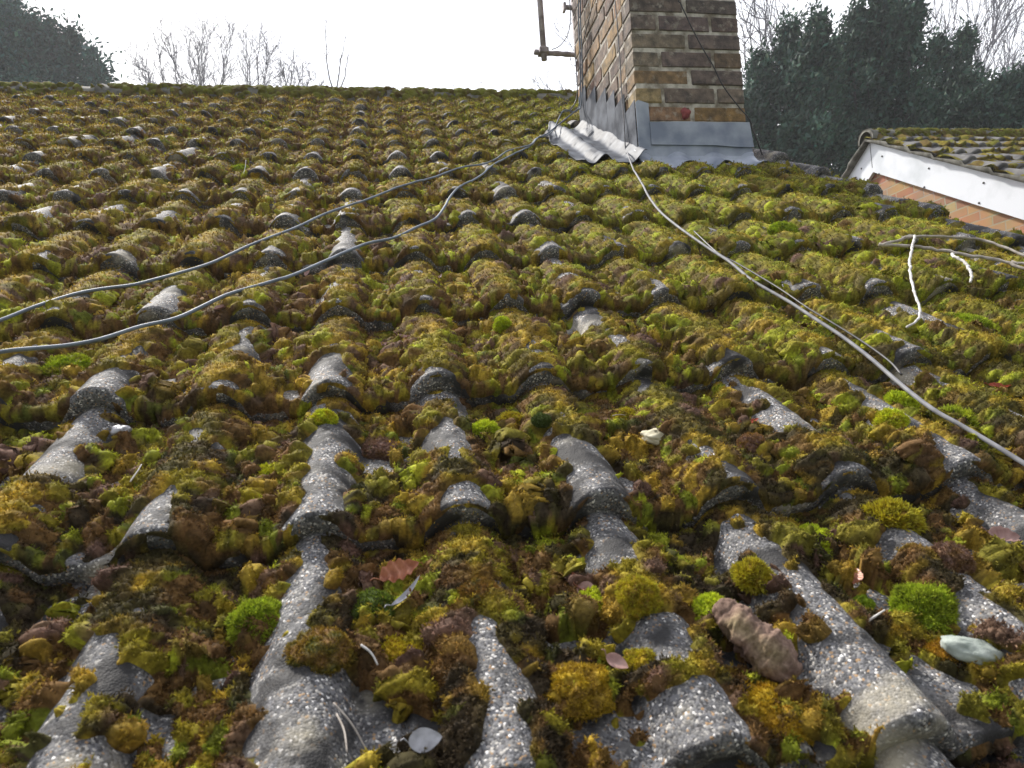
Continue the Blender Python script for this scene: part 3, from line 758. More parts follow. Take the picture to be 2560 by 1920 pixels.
cable("cable", np.vstack([up2[:-1], p2[4:]]), .0034, M_CABLEG, "lower and thicker blue-grey cable sweeping left across the moss from the chimney")
C_up = np.array([(0.98, -1.57, .4), (0.98, -1.574, -0.255), (0.98, -1.58, -0.368), (0.98, -1.58, -0.472), (0.98, -1.58, -0.576), (0.98, -1.573, -0.676), (0.98, -1.572, -0.752), (0.976, -1.584, -0.835), (0.972, -1.589, -0.914), (0.968, -1.60, -0.974), (.945, -1.68, -1.01)])
up3 = smooth_path(np.vstack([C_up, p3[3:4]]), 110)
cable("cable", np.vstack([up3[:-1], p3[3:]]), np.interp(np.arange(109 + len(p3) - 3), [0, 100, 130], [.0024, .0027, .0034]), M_CABLEW, "pale cable dropping down the chimney corner and running down the right side of the roof")
# the short dark strand running beside the pale cable
s4, _ = lay([(0.742, -3.137), (0.722, -3.324), (0.732, -3.416), (0.741, -3.531), (0.744, -3.605), (0.743, -3.698), (0.748, -3.77), (0.752, -3.866), (0.748, -3.941), (0.735, -3.99)], .0020, -.002)
cable("cable", s4, .0018, M_CABLED, "thin grey strand lying in the moss beside the pale cable on the right")
D_ = [(1.19, -1.725, .3), (1.198, -1.725, -0.30), (1.214, -1.725, -0.389), (1.229, -1.725, -0.429), (1.255, -1.725, -0.493), (1.294, -1.725, -0.577), (1.335, -1.725, -0.652), (1.374, -1.725, -0.741), (1.438, -1.728, -.835), (1.480, -1.725, -.882), (1.515, -1.68, -.905), (1.555, -1.635, -.925), (1.590, -1.60, -.955), (1.600, -1.60, -.99)]
cable("cable", smooth_path(D_, 90), .0028, M_CABLED, "thin dark cable slanting across the front brick face of the chimney")
E_ = [(0.982, -1.60, -.14), (0.982, -1.431, -0.165), (0.982, -1.296, -0.177), (0.982, -1.152, -0.179), (0.98, -1.047, -0.205), (.978, -1.03, -.30)]
cable("cable", smooth_path([(0.982, -1.50, .45), (0.982, -1.44, .1), (0.982, -1.33, -.06), (0.982, -1.22, -.13), (0.982, -1.12, -.17), (0.98, -1.047, -0.215), (.978, -1.02, -.32)], 60), .0024, M_CABLED, "dark wire slanting over the bricks of the left chimney face to the corner")
B_ = [(0.975, -.90, .55), (0.975, -0.90, 0.108), (0.972, -0.895, 0.016), (0.955, -0.882, -0.052), (0.915, -0.86, -0.10), (.87, -.85, -.118)]
cable("cable", smooth_path(B_, 60), .0026, M_CABLED, "dark wire curving from the chimney edge down to the bracket arm")
B2 = [(0.985, -.905, -.12), (0.975, -0.93, -0.275), (0.972, -0.93, -0.39), (0.955, -0.93, -0.448), (0.91, -0.95, -0.50), (.84, -1.02, -.54)]
cable("cable", smooth_path(B2, 60), .0030, M_CABLED, "short dark wire hanging down the back left edge of the chimney above the lead")

# dead climbing stems at the right
def stem(uwz, r, mat, label, seed, group=None, n=50, cat="dead vine"):
    p = smooth_path(np.array(uwz, float), n); rr = random.Random(seed)
    z = np.maximum(p[:, 2], top(p[:, 0], p[:, 1]) * (p[:, 2] < .012) + p[:, 2] * (p[:, 2] >= .012))
    jit = np.array([[rr.gauss(0, 1) for _ in range(3)] for _ in range(n)]) * r * .25
    v, f = tube(R2W(p[:, 0], p[:, 1], z) + jit, r * np.interp(np.arange(n), [0, n - 1], [1.1, .75]) * (1 + .12 * np.sin(np.arange(n) * 1.7)), 7)
    o = mesh("dead_vine", v, f, mat); tag(o, label, cat, group); return o
stem([(1.157, -3.339, .008), (1.255, -3.321, .02), (1.356, -3.336, .022), (1.418, -3.374, .022), (1.44, -3.484, .015), (1.50, -3.60, .01), (1.60, -3.75, .01)], .0036, M_DEAD, "brown dead stem, the upper one arching to the right picture edge", 1)
stem([(1.15, -3.33, .006), (1.217, -3.371, .012), (1.261, -3.422, .016), (1.294, -3.473, .018), (1.335, -3.52, .018), (1.36, -3.60, .014), (1.42, -3.72, .01), (1.5, -3.85, .01)], .0040, M_DEAD, "brown dead stem running below the arching one to the right picture edge", 2)
stem([(1.255, -3.321, .024), (1.14, -3.461, .02), (1.055, -3.572, .02), (0.982, -3.683, .016), (0.94, -3.757, .012), (0.905, -3.802, .008), (0.861, -3.831, .004)], .0030, M_DEADW, "bleached white bent stem hanging down from the brown dead stems", 3)
stem([(1.270, -3.440, .012), (1.253, -3.467, .014), (1.249, -3.509, .012), (1.215, -3.57, .006), (1.189, -3.601, .0)], .0034, M_DEADW, "short bleached stem on the moss right of the long bent one", 4)
stem([(1.36, -3.52, .016), (1.40, -3.60, .02), (1.46, -3.72, .012)], .0030, M_DEAD, "thin brown stem crossing just below the lower dead stem at the edge", 5, n=20)

# ------------------------------------------------------------------ neighbour's house
NX, NY, NZ = 4.62, 1.57, .47
nh = empty("brick_house", (NX, NY, -5.6))
tag(nh, "neighbouring brick house with white bargeboards and a mossy grey tiled roof", "house")
SL = 5.2
def nroof(sign, ncol, nrow, name, mat):
    R = []
    for k in range(16, 0, -1):
        R += [(k, .003, 1.), (k, 0., .6), (k, .003, 0.)] + [(k, t, 0.) for t in np.linspace(.04, G - .01, nrow)] + [(k, G, 0.)]
    k = np.array([r[0] for r in R])[:, None]; t = np.array([r[1] for r in R])[:, None]; dr = np.array([r[2] for r in R])[:, None]
    U = np.linspace(-.06, 9.2, ncol)[None] + 0 * k; K = k + 0 * U; T = t + 0 * U; D = dr + 0 * U
    Z = tile_z(U + .3, K, T) * (1 - D) + tile_z(U + .3, K + 1, 0 * U + G) * D
    W = -K * G + T + jw(U, K + 40) * .6
    return U, W, Z + .035, D
def N2W(U, W, Z, sign=1):
    return np.stack([NX + U, NY + sign * W * CT - sign * Z * ST, NZ - .03 + W * ST + Z * CT], -1)
U, W, Z, D = nroof(1, 700, 4, "roof", M_TILE2)
nroof_o = mesh("roof", N2W(U, W, Z).reshape(-1, 3), grid_faces(*U.shape), M_TILE2, nh)
nb_ = mesh("back_roof", N2W(U, W, Z, -1).reshape(-1, 3), grid_faces(*U.shape, True), M_TILE2, nh)
# its moss
pr, crs = prof(U + .3)
c = .55 * fbm(U / .16, W / .10, 301, 3) + .45 * fbm(U / .05, W / .04, 305, 2) + .13 * (1 - crs) - .10 * crs + .05 * sst(-.9, -.2, W) - .02
m = sst(.535, .59, c); b, bi = wor(U, W, .06, 310); b2, bi2 = wor(U, W, .03, 320)
Hn = m * (.006 + .018 * b + .008 * b2) - (1 - m) * .008
Cn = np.empty(U.shape + (3,)); Cn[:] = (.19, .155, .022)
for mask, c_ in (((bi > .55), (.14, .15, .03)), ((bi2 > .75), (.22, .19, .04)), ((bi < .2), (.12, .08, .03))):
    f_m = mask[..., None] * .8; Cn = Cn * (1 - f_m) + np.array(c_) * f_m
f = grid_faces(*U.shape); mf = (m.reshape(-1)[f] > .02).any(1)
o = mesh("moss", N2W(U, W, Z + Hn).reshape(-1, 3), [f[mf]], M_MOSSF, None, Cn.reshape(-1, 3))
tag(o, "thin patchy yellow green moss on the tiles of the neighbouring roof", "moss", kind="stuff")
ridge_run(NX - .06, NX + 9.2, NY, NZ - .085, .105, nroof_o, M_RIDGE, 17)
ridge_moss("ridge_moss", NX + .02, NX + 6, NY, NZ - .085, .105, "grey green moss along the ridge tiles of the neighbouring roof", 455, .40, .014)
# gable: wall, bargeboards
tS = math.tan(TH)
v, f = gable_prism(NX + .035, NX + 9.0, NY - 4.1, NY + 4.1, -5.6, NY, NZ - .12, tS)
o = mesh("wall", v, f, M_BW2, nh, smooth=False); fix_normals(o)
def barge(sign, L):
    V = []
    top0 = NZ - .075; dep = .315
    for x in (NX - .005, NX + .03):
        for (y, z) in ((0, top0), (L * CT, top0 - L * ST), (L * CT, top0 - L * ST - dep), (0, top0 - dep)):
            V.append([x, NY - sign * (y + (0.001 if sign < 0 else 0)), z])
    F = np.array([[0, 1, 2, 3], [7, 6, 5, 4], [0, 4, 5, 1], [1, 5, 6, 2], [2, 6, 7, 3], [3, 7, 4, 0]])
    o = mesh("bargeboard", V, [F], M_FASC, nh, smooth=False); fix_normals(o); return o
bb1 = barge(1, 4.9); bb2 = barge(-1, 4.9)
v, f = boxv(NX - .0065, NX - .004, NY + .003, NY + .009, NZ - .345, NZ - .085); mesh("joint_strip", v, f, M_SCREW, bb1, smooth=False)
for y, z in ((1.4286, .1809), (.876, -.1417), (.338, -.4582), (1.4924, .0331), (.9484, -.2826), (1.6559, .0348), (1.7286, .1726), (-.2, -.78), (-.25, -.98), (.4, -.60)):
    a = np.array([NX - .010, y, z]); v, f = tube([a, a + np.array([.006, 0, 0])], .0085, 12)
    mesh("screw", v, f, M_SCREW, bb1 if y < NY else bb2)
# undercloak and mortar under the verge tiles
for sgn in (1, -1):
    w_ = np.linspace(-16 * G, -.02, 120); kk = np.ceil(-w_ / G); tt = w_ + kk * G
    z_ = tile_z(np.full_like(w_, .24), kk, tt) + .035
    A = np.stack([N2W(np.full_like(w_, -.06), w_, z_, sgn), N2W(np.full_like(w_, -.065), w_, z_ - .02, sgn), N2W(np.full_like(w_, -.05), w_, 0 * w_ - .052, sgn), N2W(np.full_like(w_, .03), w_, 0 * w_ - .054, sgn)], 1)
    mesh("verge", A.reshape(-1, 3), grid_faces(120, 4, sgn < 0), M_RIDGE, nh)

# ------------------------------------------------------------------ ground
xs = np.linspace(-60, 60, 60); X, Y = np.meshgrid(xs, xs, indexing='ij')
lawn = mesh("ground", np.stack([X, Y + 10, -5.6 + 0 * X], -1).reshape(-1, 3), grid_faces(60, 60, True), M_LAWN)
lawn['kind'] = 'structure'

# thin volume added to imitate backlit glow and lift the dark trees
HZ = bpy.data.materials.new("haze"); HZ.use_nodes = True; hn = HZ.node_tree; hn.nodes.clear()
ho = hn.nodes.new("ShaderNodeOutputMaterial"); pv = hn.nodes.new("ShaderNodeVolumePrincipled")
pv.inputs['Density'].default_value = .0022; pv.inputs['Color'].default_value = (.93, .95, 1, 1); pv.inputs['Anisotropy'].default_value = .35
hn.links.new(pv.outputs[0], ho.inputs['Volume'])
v, f = boxv(-62, 62, -52, 72, -6.6, 9.5)
hz = mesh("haze", v, f, HZ, smooth=False); fix_normals(hz); hz['kind'] = 'stuff'; hz['label'] = 'thin pale veil added to stand in for backlit glow over the trees beyond the roofs'; hz['category'] = 'haze'

# ------------------------------------------------------------------ trees
def ray_pt(x, y, dist):
    """point seen at photograph fraction (x,y of a 2212x1659 view) at a forward distance: used once to survey the tree positions"""
    X = (x / 2212 * 1024 - 512) / 704.27; Z = -(y / 2212 * 1024 - 384) / 704.27
    return CAM + dist * (X * RC[0] + RC[1] + Z * RC[2])

def branches(segs, start, d, L, r, depth, rr, wig=.18, up=.05, kids=(3, 5), spread=.6, shrink=.62, rmin=.004):
    n = 5 if depth > 1 else 4
    pts = [np.array(start, float)]; dd = np.array(d, float); dd /= np.linalg.norm(dd)
    for i in range(n):
        dd = dd + np.array([rr.gauss(0, wig), rr.gauss(0, wig), rr.gauss(0, wig) + up]); dd /= np.linalg.norm(dd)
        pts.append(pts[-1] + dd * L / n)
    pts = np.array(pts); rad = np.interp(np.arange(n + 1), [0, n], [r, r * .45])
    segs.append((pts, np.maximum(rad, rmin)))
    if depth == 0: return
    for c in range(rr.randint(*kids)):
        t = rr.uniform(.25, 1.0); i = min(int(t * n), n - 1); f_ = t * n - i
        p = pts[i] * (1 - f_) + pts[i + 1] * f_; ax = pts[i + 1] - pts[i]; ax /= np.linalg.norm(ax)
        s_ = np.cross(ax, [rr.gauss(0, 1), rr.gauss(0, 1), rr.gauss(0, 1)]); s_ /= np.linalg.norm(s_) + 1e-9
        a = spread * rr.uniform(.5, 1.3); branches(segs, p, ax * math.cos(a) + s_ * math.sin(a), L * shrink * rr.uniform(.7, 1.2), max(r * .5, rmin), depth - 1, rr, wig, up, kids, spread, shrink, rmin)

def bare_tree(label, base, fork, stems, seed, cat="tree", group="bare trees against the sky", mat=None, r0=.07, **kw):
    """stems: list of (tip point, radius); trunk from the ground to the fork"""
    rr = random.Random(seed); mat = mat or M_TWIG
    root = empty("bare_tree", tuple(base)); tag(root, label, cat, group)
    tp = smooth_path([base, (np.array(base) + fork) / 2 + np.array([.1, 0, 0]), fork], 12)
    v, f = tube(tp, np.linspace(r0 * 1.7, r0, 12), 8); mesh("trunk", v, f, mat, root)
    segs = []
    for tip, r in stems:
        tip = np.array(tip); d = tip - fork; L = np.linalg.norm(d); n = 9
        pts = np.array([fork + d * t for t in np.linspace(0, 1, n)])
        bow = np.cross(d / L, [0, 1, 0]) * L * .06 * rr.uniform(-1, 1)
        pts += np.sin(np.linspace(0, np.pi, n))[:, None] * bow + np.array([[rr.gauss(0, 1) for _ in range(3)] for _ in range(n)]) * L * .012 * np.linspace(.2, 1, n)[:, None]
        segs.append((pts, np.linspace(r, .005, n)))
        dep = kw.get('depth', 2); cnt = kw.get('count', 9)
        for c in range(cnt):
            t = rr.uniform(kw.get('tmin', .15), .97); i = int(t * (n - 1)); p = pts[i] + (pts[min(i + 1, n - 1)] - pts[i]) * (t * (n - 1) - i)
            ax = d / L; s_ = np.cross(ax, [rr.gauss(0, 1), rr.gauss(0, 1), rr.gauss(0, 1)]); s_ /= np.linalg.norm(s_) + 1e-9
            a = kw.get('spread', .55) * rr.uniform(.6, 1.3)
            branches(segs, p, ax * math.cos(a) + s_ * math.sin(a), L * kw.get('sub', .28) * rr.uniform(.6, 1.2) * (1.15 - .6 * t), max(.004, r * .4), dep - 1, rr, kw.get('wig', .16), kw.get('up', .05), kw.get('kids', (3, 5)), .6, .6, kw.get('rmin', .004))
    v, f = merge([tube(p, r, 4, False) for p, r in segs]); mesh("branches", v, f, mat, root)
    return root
def ground_under(p, dx=0, dy=0): return np.array([p[0] + dx, p[1] + dy, -5.6])
def bt(label, fk, tips, dist, seed, r=.03, **kw):
    fork = ray_pt(*fk, dist); b = ground_under(fork, .2, .1)
    rr = random.Random(seed + 99)
    return bare_tree(label, b, fork, [(ray_pt(x, y, dist + rr.uniform(-.7, .7)), r) for x, y in tips], seed, **kw)

bt("bare tree leaning left, first bare crown right of the dark pine", (420, 330), [(262, 95), (275, 150), (300, 115), (330, 62), (350, 75), (372, 70)], 17, 11, .018, count=22, kids=(2, 4), tmin=.35, r0=.08, rmin=.0034)
bt("bushy bare tree with the tallest twig tips in the middle of the bare group", (455, 330), [(395, 72), (440, 45), (455, 70), (478, 55), (500, 60), (425, 95)], 17, 12, .018, count=24, kids=(3, 4), tmin=.35, r0=.08, rmin=.0034)
bt("upright bare tree on the right half of the bare group above the ridge", (545, 320), [(525, 62), (560, 75), (575, 66), (592, 100), (545, 90)], 17.5, 13, .018, count=22, kids=(2, 4), tmin=.35, r0=.07, rmin=.0034)
bt("low bare bush at the right end of the bare group, just above the ridge", (625, 300), [(605, 128), (635, 118), (655, 140), (675, 165), (690, 182), (612, 150)], 17, 14, .016, count=20, kids=(3, 4), tmin=.4, r0=.06, rmin=.004)
bt("thin lone sapling with two forking stems above the middle of the ridge", (724, 215), [(704, 38), (748, 75), (752, 110)], 15, 15, .018, count=7, kids=(1, 2), depth=2, sub=.12, tmin=.3, r0=.03, rmin=.003)
bt("three tiny twig tips just showing over the ridge right of the sapling", (1010, 330), [(978, 178), (1012, 172), (1041, 165), (1130, 183)], 17, 16, .016, count=2, kids=(0, 1), depth=1, sub=.04, tmin=.75, r0=.04, rmin=.004)
bt("bare tree whose fine twigs show left of the chimney under the bracket", (1330, 330), [(1165, 175), (1190, 160), (1205, 55), (1230, 130), (1150, 185), (1180, 185)], 15, 17, .016, count=8, kids=(2, 3), tmin=.45, r0=.05, rmin=.0035)
bt("tall bare tree with crooked branches right behind the chimney", (1640, 520), [(1600, -60), (1622, -30), (1650, 10), (1612, 60), (1690, 10), (1720, -20), (1640, -80)], 19, 18, .04, count=13, kids=(3, 4), tmin=.4, r0=.12, wig=.25, rmin=.006)
bt("large bare tree with long branches leaning right at the right picture edge", (1960, 620), [(2240, -120), (2180, -100), (2120, -80), (2060, -60), (2290, -20), (2010, -70), (2330, 60), (1960, -60), (2270, 40), (2220, -40)], 21, 19, .045, count=17, kids=(3, 4), tmin=.42, r0=.16, sub=.22, spread=.35, wig=.10, up=.07, rmin=.0065)
bt("second bare tree leaning right, behind the shortest evergreen", (2080, 560), [(2220, 10), (2260, 80), (2190, -20), (2150, 10), (2300, 120), (2110, 20)], 19, 29, .035, count=14, kids=(3, 4), tmin=.4, r0=.12, sub=.22, spread=.35, wig=.10, up=.07, rmin=.006)

def foliage(P, size, rr, up, base_c, var=.35):
    """small leaf-spray quads around the points"""
    n = len(P)
    d = rr.normal(0, 1, (n, 3)) * .8 + np.array(up); d /= np.linalg.norm(d, axis=1, keepdims=True)
    s_ = np.cross(d, rr.normal(0, 1, (n, 3))); s_ /= np.linalg.norm(s_, axis=1, keepdims=True)
    L = (size * rr.uniform(.6, 1.6, n))[:, None]; wd = L * rr.uniform(.12, .30, (n, 1))
    V = np.concatenate([P, P + d * L * .5 + s_ * wd, P + d * L, P + d * L * .45 - s_ * wd]); i = np.arange(n)
    F = np.stack([i, i + n, i + 2 * n, i + 3 * n], 1)
    c = np.array(base_c) * (1 + rr.uniform(-var, var, (n, 1)))
    c = c * (1 + .15 * rr.normal(0, 1, (n, 3)) * np.array([1, .4, .6])); c = np.clip(c, .004, .5)
    return V, F, np.concatenate([c] * 4)

def evergreen(label, plumes, dist, seed, size, col, dens, name="evergreen_tree", up=(.55, 0, .85), group="evergreen trees behind the roofs", clump=.17):
    """plumes: (x, top y, half width px, bottom y) of each upright mass of the crown"""
    rr = np.random.default_rng(seed); k = dist / 704.27 * 1024 / 2212       # metres per viewed pixel
    c0 = ray_pt(np.mean([p[0] for p in plumes]), 300, dist + .9)
    root = empty(name, tuple(ground_under(c0))); tag(root, label, "tree", group)
    tz = max(ray_pt(p[0], p[1], dist)[2] for p in plumes)
    tp = smooth_path([ground_under(c0), np.array([c0[0] + .1, c0[1], (-5.6 + tz) / 2]), np.array([c0[0], c0[1], tz - 1.6])], 14)
    v, f = tube(tp, np.linspace(.16, .02, 14), 9); mesh("trunk", v, f, M_BARK, root)
    Pts = []; tubes = []; tones = []
    for (x, y0, hw, y1) in plumes:
        dz = dist + rr.uniform(-.8, .8); T = ray_pt(x, y0, dz); B = ray_pt(x, y1, dz); H = T[2] - B[2]; Wd = hw * k
        tubes.append((smooth_path([np.array([c0[0], c0[1], max(B[2] - 1.0, -5)]), (B * .6 + T * .4), T - np.array([0, 0, .1])], 10), np.linspace(.06, .008, 10)))
        ncl = int(dens * H * Wd * 7)
        for _ in range(ncl):
            t = rr.uniform(0, 1) ** .8
            z = B[2] + H * t; rad = Wd * (1 - .85 * max(0, (t - .25) / .75) ** 1.5) * (.85 + .25 * math.sin(t * 9 + x) + .2 * math.sin(t * 23 + x * 3))
            a = rr.uniform(0, 2 * np.pi); q = rad * math.sqrt(rr.uniform(.05, 1))
            cx = B[0] * (1 - t) + T[0] * t + math.cos(a) * q; cy = B[1] * (1 - t) + T[1] * t + math.sin(a) * q
            m_ = int(rr.integers(40, 95)); r_c = clump * rr.uniform(.5, 1.3)
            tones.append(np.full(m_, rr.uniform(.55, 1.5)))
            Pts.append(np.array([cx, cy, z]) + rr.normal(0, 1, (m_, 3)) * np.array([.5, .5, .75]) * r_c + np.outer(rr.normal(0, .6, m_), up) * r_c)
            if rr.random() < .25: tubes.append((np.array([[c0[0] * .5 + cx * .5, c0[1] * .5 + cy * .5, z - .5 * abs(q) - .2], [cx, cy, z]]), np.array([.018, .006])))
    Pn = np.concatenate(Pts)
    V, F, C = foliage(Pn, size, rr, up, col)
    C = C * np.tile(np.concatenate(tones), 4)[:, None]
    mesh("foliage", V, [F], M_FOL, root, C, smooth=False)
    v, f = merge([tube(p, r, 5, False) for p, r in tubes]); mesh("branches", v, f, M_BARK, root)
    return root
DG = (.046, .088, .064); BG = (.046, .105, .092)
evergreen("dark evergreen nearest the chimney on its right side", [(1640, 130, 65, 390), (1700, 55, 75, 400), (1765, 40, 70, 400), (1610, 200, 60, 380), (1740, 110, 90, 400)], 13.5, 21, .095, DG, 9)
evergreen("tallest dark evergreen, reaching the top of the picture right of the chimney", [(1850, 25, 75, 400), (1905, -30, 75, 400), (1960, 10, 70, 400), (1815, 90, 70, 400), (1890, 80, 100, 400)], 14, 22, .095, DG, 9)
evergreen("dark evergreen with a pointed top above the white bargeboard", [(2025, 100, 75, 360), (2080, 70, 40, 330), (2100, 160, 80, 360), (2060, 180, 90, 360)], 14.5, 23, .095, DG, 9)
evergreen("shortest evergreen of the dark row, at the right picture edge", [(2160, 180, 70, 360), (2205, 160, 55, 360), (2260, 190, 80, 380), (2140, 240, 80, 380)], 14.5, 24, .095, DG, 9)
evergreen("dark pine with rounded stepped clumps at the left picture edge", [(-30, -40, 70, 260), (20, 8, 45, 240), (62, 50, 40, 250), (110, 68, 42, 250), (150, 85, 38, 250), (195, 118, 34, 250), (215, 140, 20, 250), (-90, 20, 60, 300)], 16, 25, .105, BG, 12, name="pine_tree", up=(.3, 0, .4), clump=.26)

# ------------------------------------------------------------------ loose things lying on the moss
def at(u, w): return float(top(u, w)[0])
def frame(u, w, n): return R2W(np.array(u), np.array(w), np.array(n))
NRM = np.array([0, -ST, CT]); UPS = np.array([0, CT, ST]); XAX = np.array([1., 0, 0])
def local2world(Pl, org, rot=0.):
    c, s_ = math.cos(rot), math.sin(rot)
    return org + Pl[:, :1] * (XAX * c + UPS * s_) + Pl[:, 1:2] * (-XAX * s_ + UPS * c) + Pl[:, 2:3] * NRM
def leaf(u, w, L, Wd, rot, mat, label, curl=.3, rib=.0, lift=.004, fold=.3, cat="leaf", name="dead_leaf", tiltx=0., tilty=0.):
    nu, nv = 22, 11; s_ = np.linspace(0, 1, nu)[:, None]; t = np.linspace(-1, 1, nv)[None]
    hw = Wd / 2 * np.sin(np.pi * s_ ** .85) ** .75 * (1 - .15 * s_)
    X = (s_ - .5) * L + 0 * t; Y = t * hw
    Z = fold * np.abs(t) ** 1.5 * hw + curl * L * (s_ - .5) ** 2 * 1.6 + rib * np.sin((s_ * 9 + np.abs(t) * 1.2) * 2 * np.pi * .5) * (1 - s_ ** 4) * np.minimum(1, hw / Wd * 3)
    Z = Z + tiltx * X + tilty * Y
    Pl = np.stack([X, Y, Z], -1).reshape(-1, 3); B = Pl - np.array([0, 0, .0005])
    org = frame(u, w, at(u, w) + lift + .003)
    f = grid_faces(nu, nv); n0 = nu * nv
    stem_, sf = tube([[-L * .5, 0, Z[0, 5]], [-L * .62, .002, Z[0, 5] + .003], [-L * .72, .0, Z[0, 5] + .004]], .0006, 5)
    v, fs = merge([(np.concatenate([Pl, B]), [f, f[:, ::-1] + n0]), (stem_, sf)])
    o = mesh(name, local2world(v, org, rot), fs, mat); tag(o, label, cat); return o
leaf(-.075, -4.306, .046, .020, .45, M_LEAFB, "glossy copper brown ribbed leaf, largest leaf in the foreground", .22, .0026, .015, .7, tilty=.55)
leaf(-.070, -4.345, .040, .007, .75, M_LEAFG, "narrow curled silvery leaf just below the copper ribbed leaf", .5, 0, .008, .8, tiltx=.25)
leaf(.108, -4.338, .022, .012, 1.9, M_LEAFB, "small copper curl of leaf standing above the pinkish leaf near the foreground roll", .4, 0, .008, .7, tiltx=.3)
leaf(.114, -4.352, .024, .018, -1.0, M_LEAFP, "pale pinkish folded leaf just above the big lime moss cushion", .2, 0, .006, .5, tilty=.4)
leaf(-.062, -4.518, .026, .016, .05, M_LEAFG, "oval silver grey leaf lying near the bottom edge of the picture", .12, 0, .018, .15, tilty=.6)
leaf(.108, -4.466, .022, .012, -.8, M_LEAFP, "pinkish leaf beside the round golden cushion in the foreground", .2, 0, .008, .4, tilty=.4)
leaf(.411, -4.369, .028, .016, .9, M_LEAFB, "reddish ribbed leaf above the small round green cushion at right", .25, .001, .008, .8)
leaf(.620, -4.342, .036, .020, -.5, M_LEAFP, "dull pink leaf with parallel veins near the right picture edge", .15, .0008, .010, .5, tilty=.3)
leaf(.930, -3.99, .040, .018, -.1, M_LEAFR, "bright red brown leaf among green moss at the far right edge", .2, .0005, .008, .4)
leaf(.444, -4.058, .032, .010, .3, M_LEAFR, "slim dark red leaf right of the cream stone", .2, 0, .006, .4)
leaf(-.087, -3.697, .032, .014, .1, M_LEAFP, "curled pinkish leaf with a raised tip, left one of two in the middle", .4, .001, .01, .6)
leaf(-.046, -3.700, .026, .010, -.2, M_LEAFP, "curled pinkish leaf in the middle of the roof, right one of two", .5, 0, .008, .6)
leaf(-.247, -3.295, .020, .012, 1.2, M_LEAFP, "small triangular pink leaf between the two blue-grey cables", .1, 0, .01, .4, tiltx=.6)
leaf(.045, -3.36, .026, .008, 1.0, M_LEAFP, "thin curved tan leaf below a bare tile nose in mid roof", .6, 0, .008, .5)
leaf(-.38, -3.56, .030, .016, .8, M_LEAFP, "folded tan leaf between the cables near the left edge", .3, 0, .010, .8)

def lump(name, u, w, rx, ry, rz, mat, label, cat, seed, amp=.2, rot=0., sink=.3, col=None, jag=1.):
    nu, nv = 40, 22; th = np.linspace(0, 2 * np.pi, nu, endpoint=False)[None]; ph = np.linspace(.03, np.pi - .03, nv)[:, None]
    Dv = np.stack([np.cos(th) * np.sin(ph), np.sin(th) * np.sin(ph), np.cos(ph) + 0 * th], -1).reshape(-1, 3)
    rr = np.array([1 + amp * (mnoise.noise(Vector(d * 1.6 * jag) + Vector((seed * 3.1, 0, 0))) + .5 * mnoise.noise(Vector(d * 4 * jag) + Vector((0, seed * 2.3, 0))) + .25 * mnoise.noise(Vector(d * 10) + Vector((0, 0, seed * 1.7)))) for d in Dv])
    Pl = Dv * rr[:, None] * np.array([rx, ry, rz]); Pl[:, 2] += rz * (1 - 2 * sink) 
    i = np.arange(nv - 1)[:, None] * nu; j = np.arange(nu)[None]; F = np.stack([i + j, i + nu + j, i + nu + (j + 1) % nu, i + (j + 1) % nu], -1).reshape(-1, 4)
    Pl = np.concatenate([Pl, Pl[:nu].mean(0, keepdims=True), Pl[-nu:].mean(0, keepdims=True)]); n0 = nu * nv; jj = np.arange(nu)
    T = np.concatenate([np.stack([np.full(nu, n0), jj, (jj + 1) % nu], 1), np.stack([np.full(nu, n0 + 1), (nv - 1) * nu + (jj + 1) % nu, (nv - 1) * nu + jj], 1)])
    org = frame(u, w, at(u, w) - rz * .25)
    o = mesh(name, local2world(Pl, org, rot), [F, T], mat, None, col); tag(o, label, cat); return o
lump("stone", .286, -4.088, .022, .014, .009, M_STONE, "cream coloured flat stone on the moss, alone in the middle right", "stone", 1, .25)
lump("stone", .445, -4.494, .027, .013, .010, M_STONE2, "pale greenish white stone lying below the orange cushion at lower right", "stone", 2, .22, -.6)
lump("stone", -.443, -3.967, .013, .009, .006, M_LEAFG, "small lilac grey chip on the dark moss at the left", "stone", 3, .3)
lump("stone", -.150, -2.885, .004, .004, .004, M_STONE2, "tiny white pebble under the upper blue-grey cable", "stone", 4, .2)

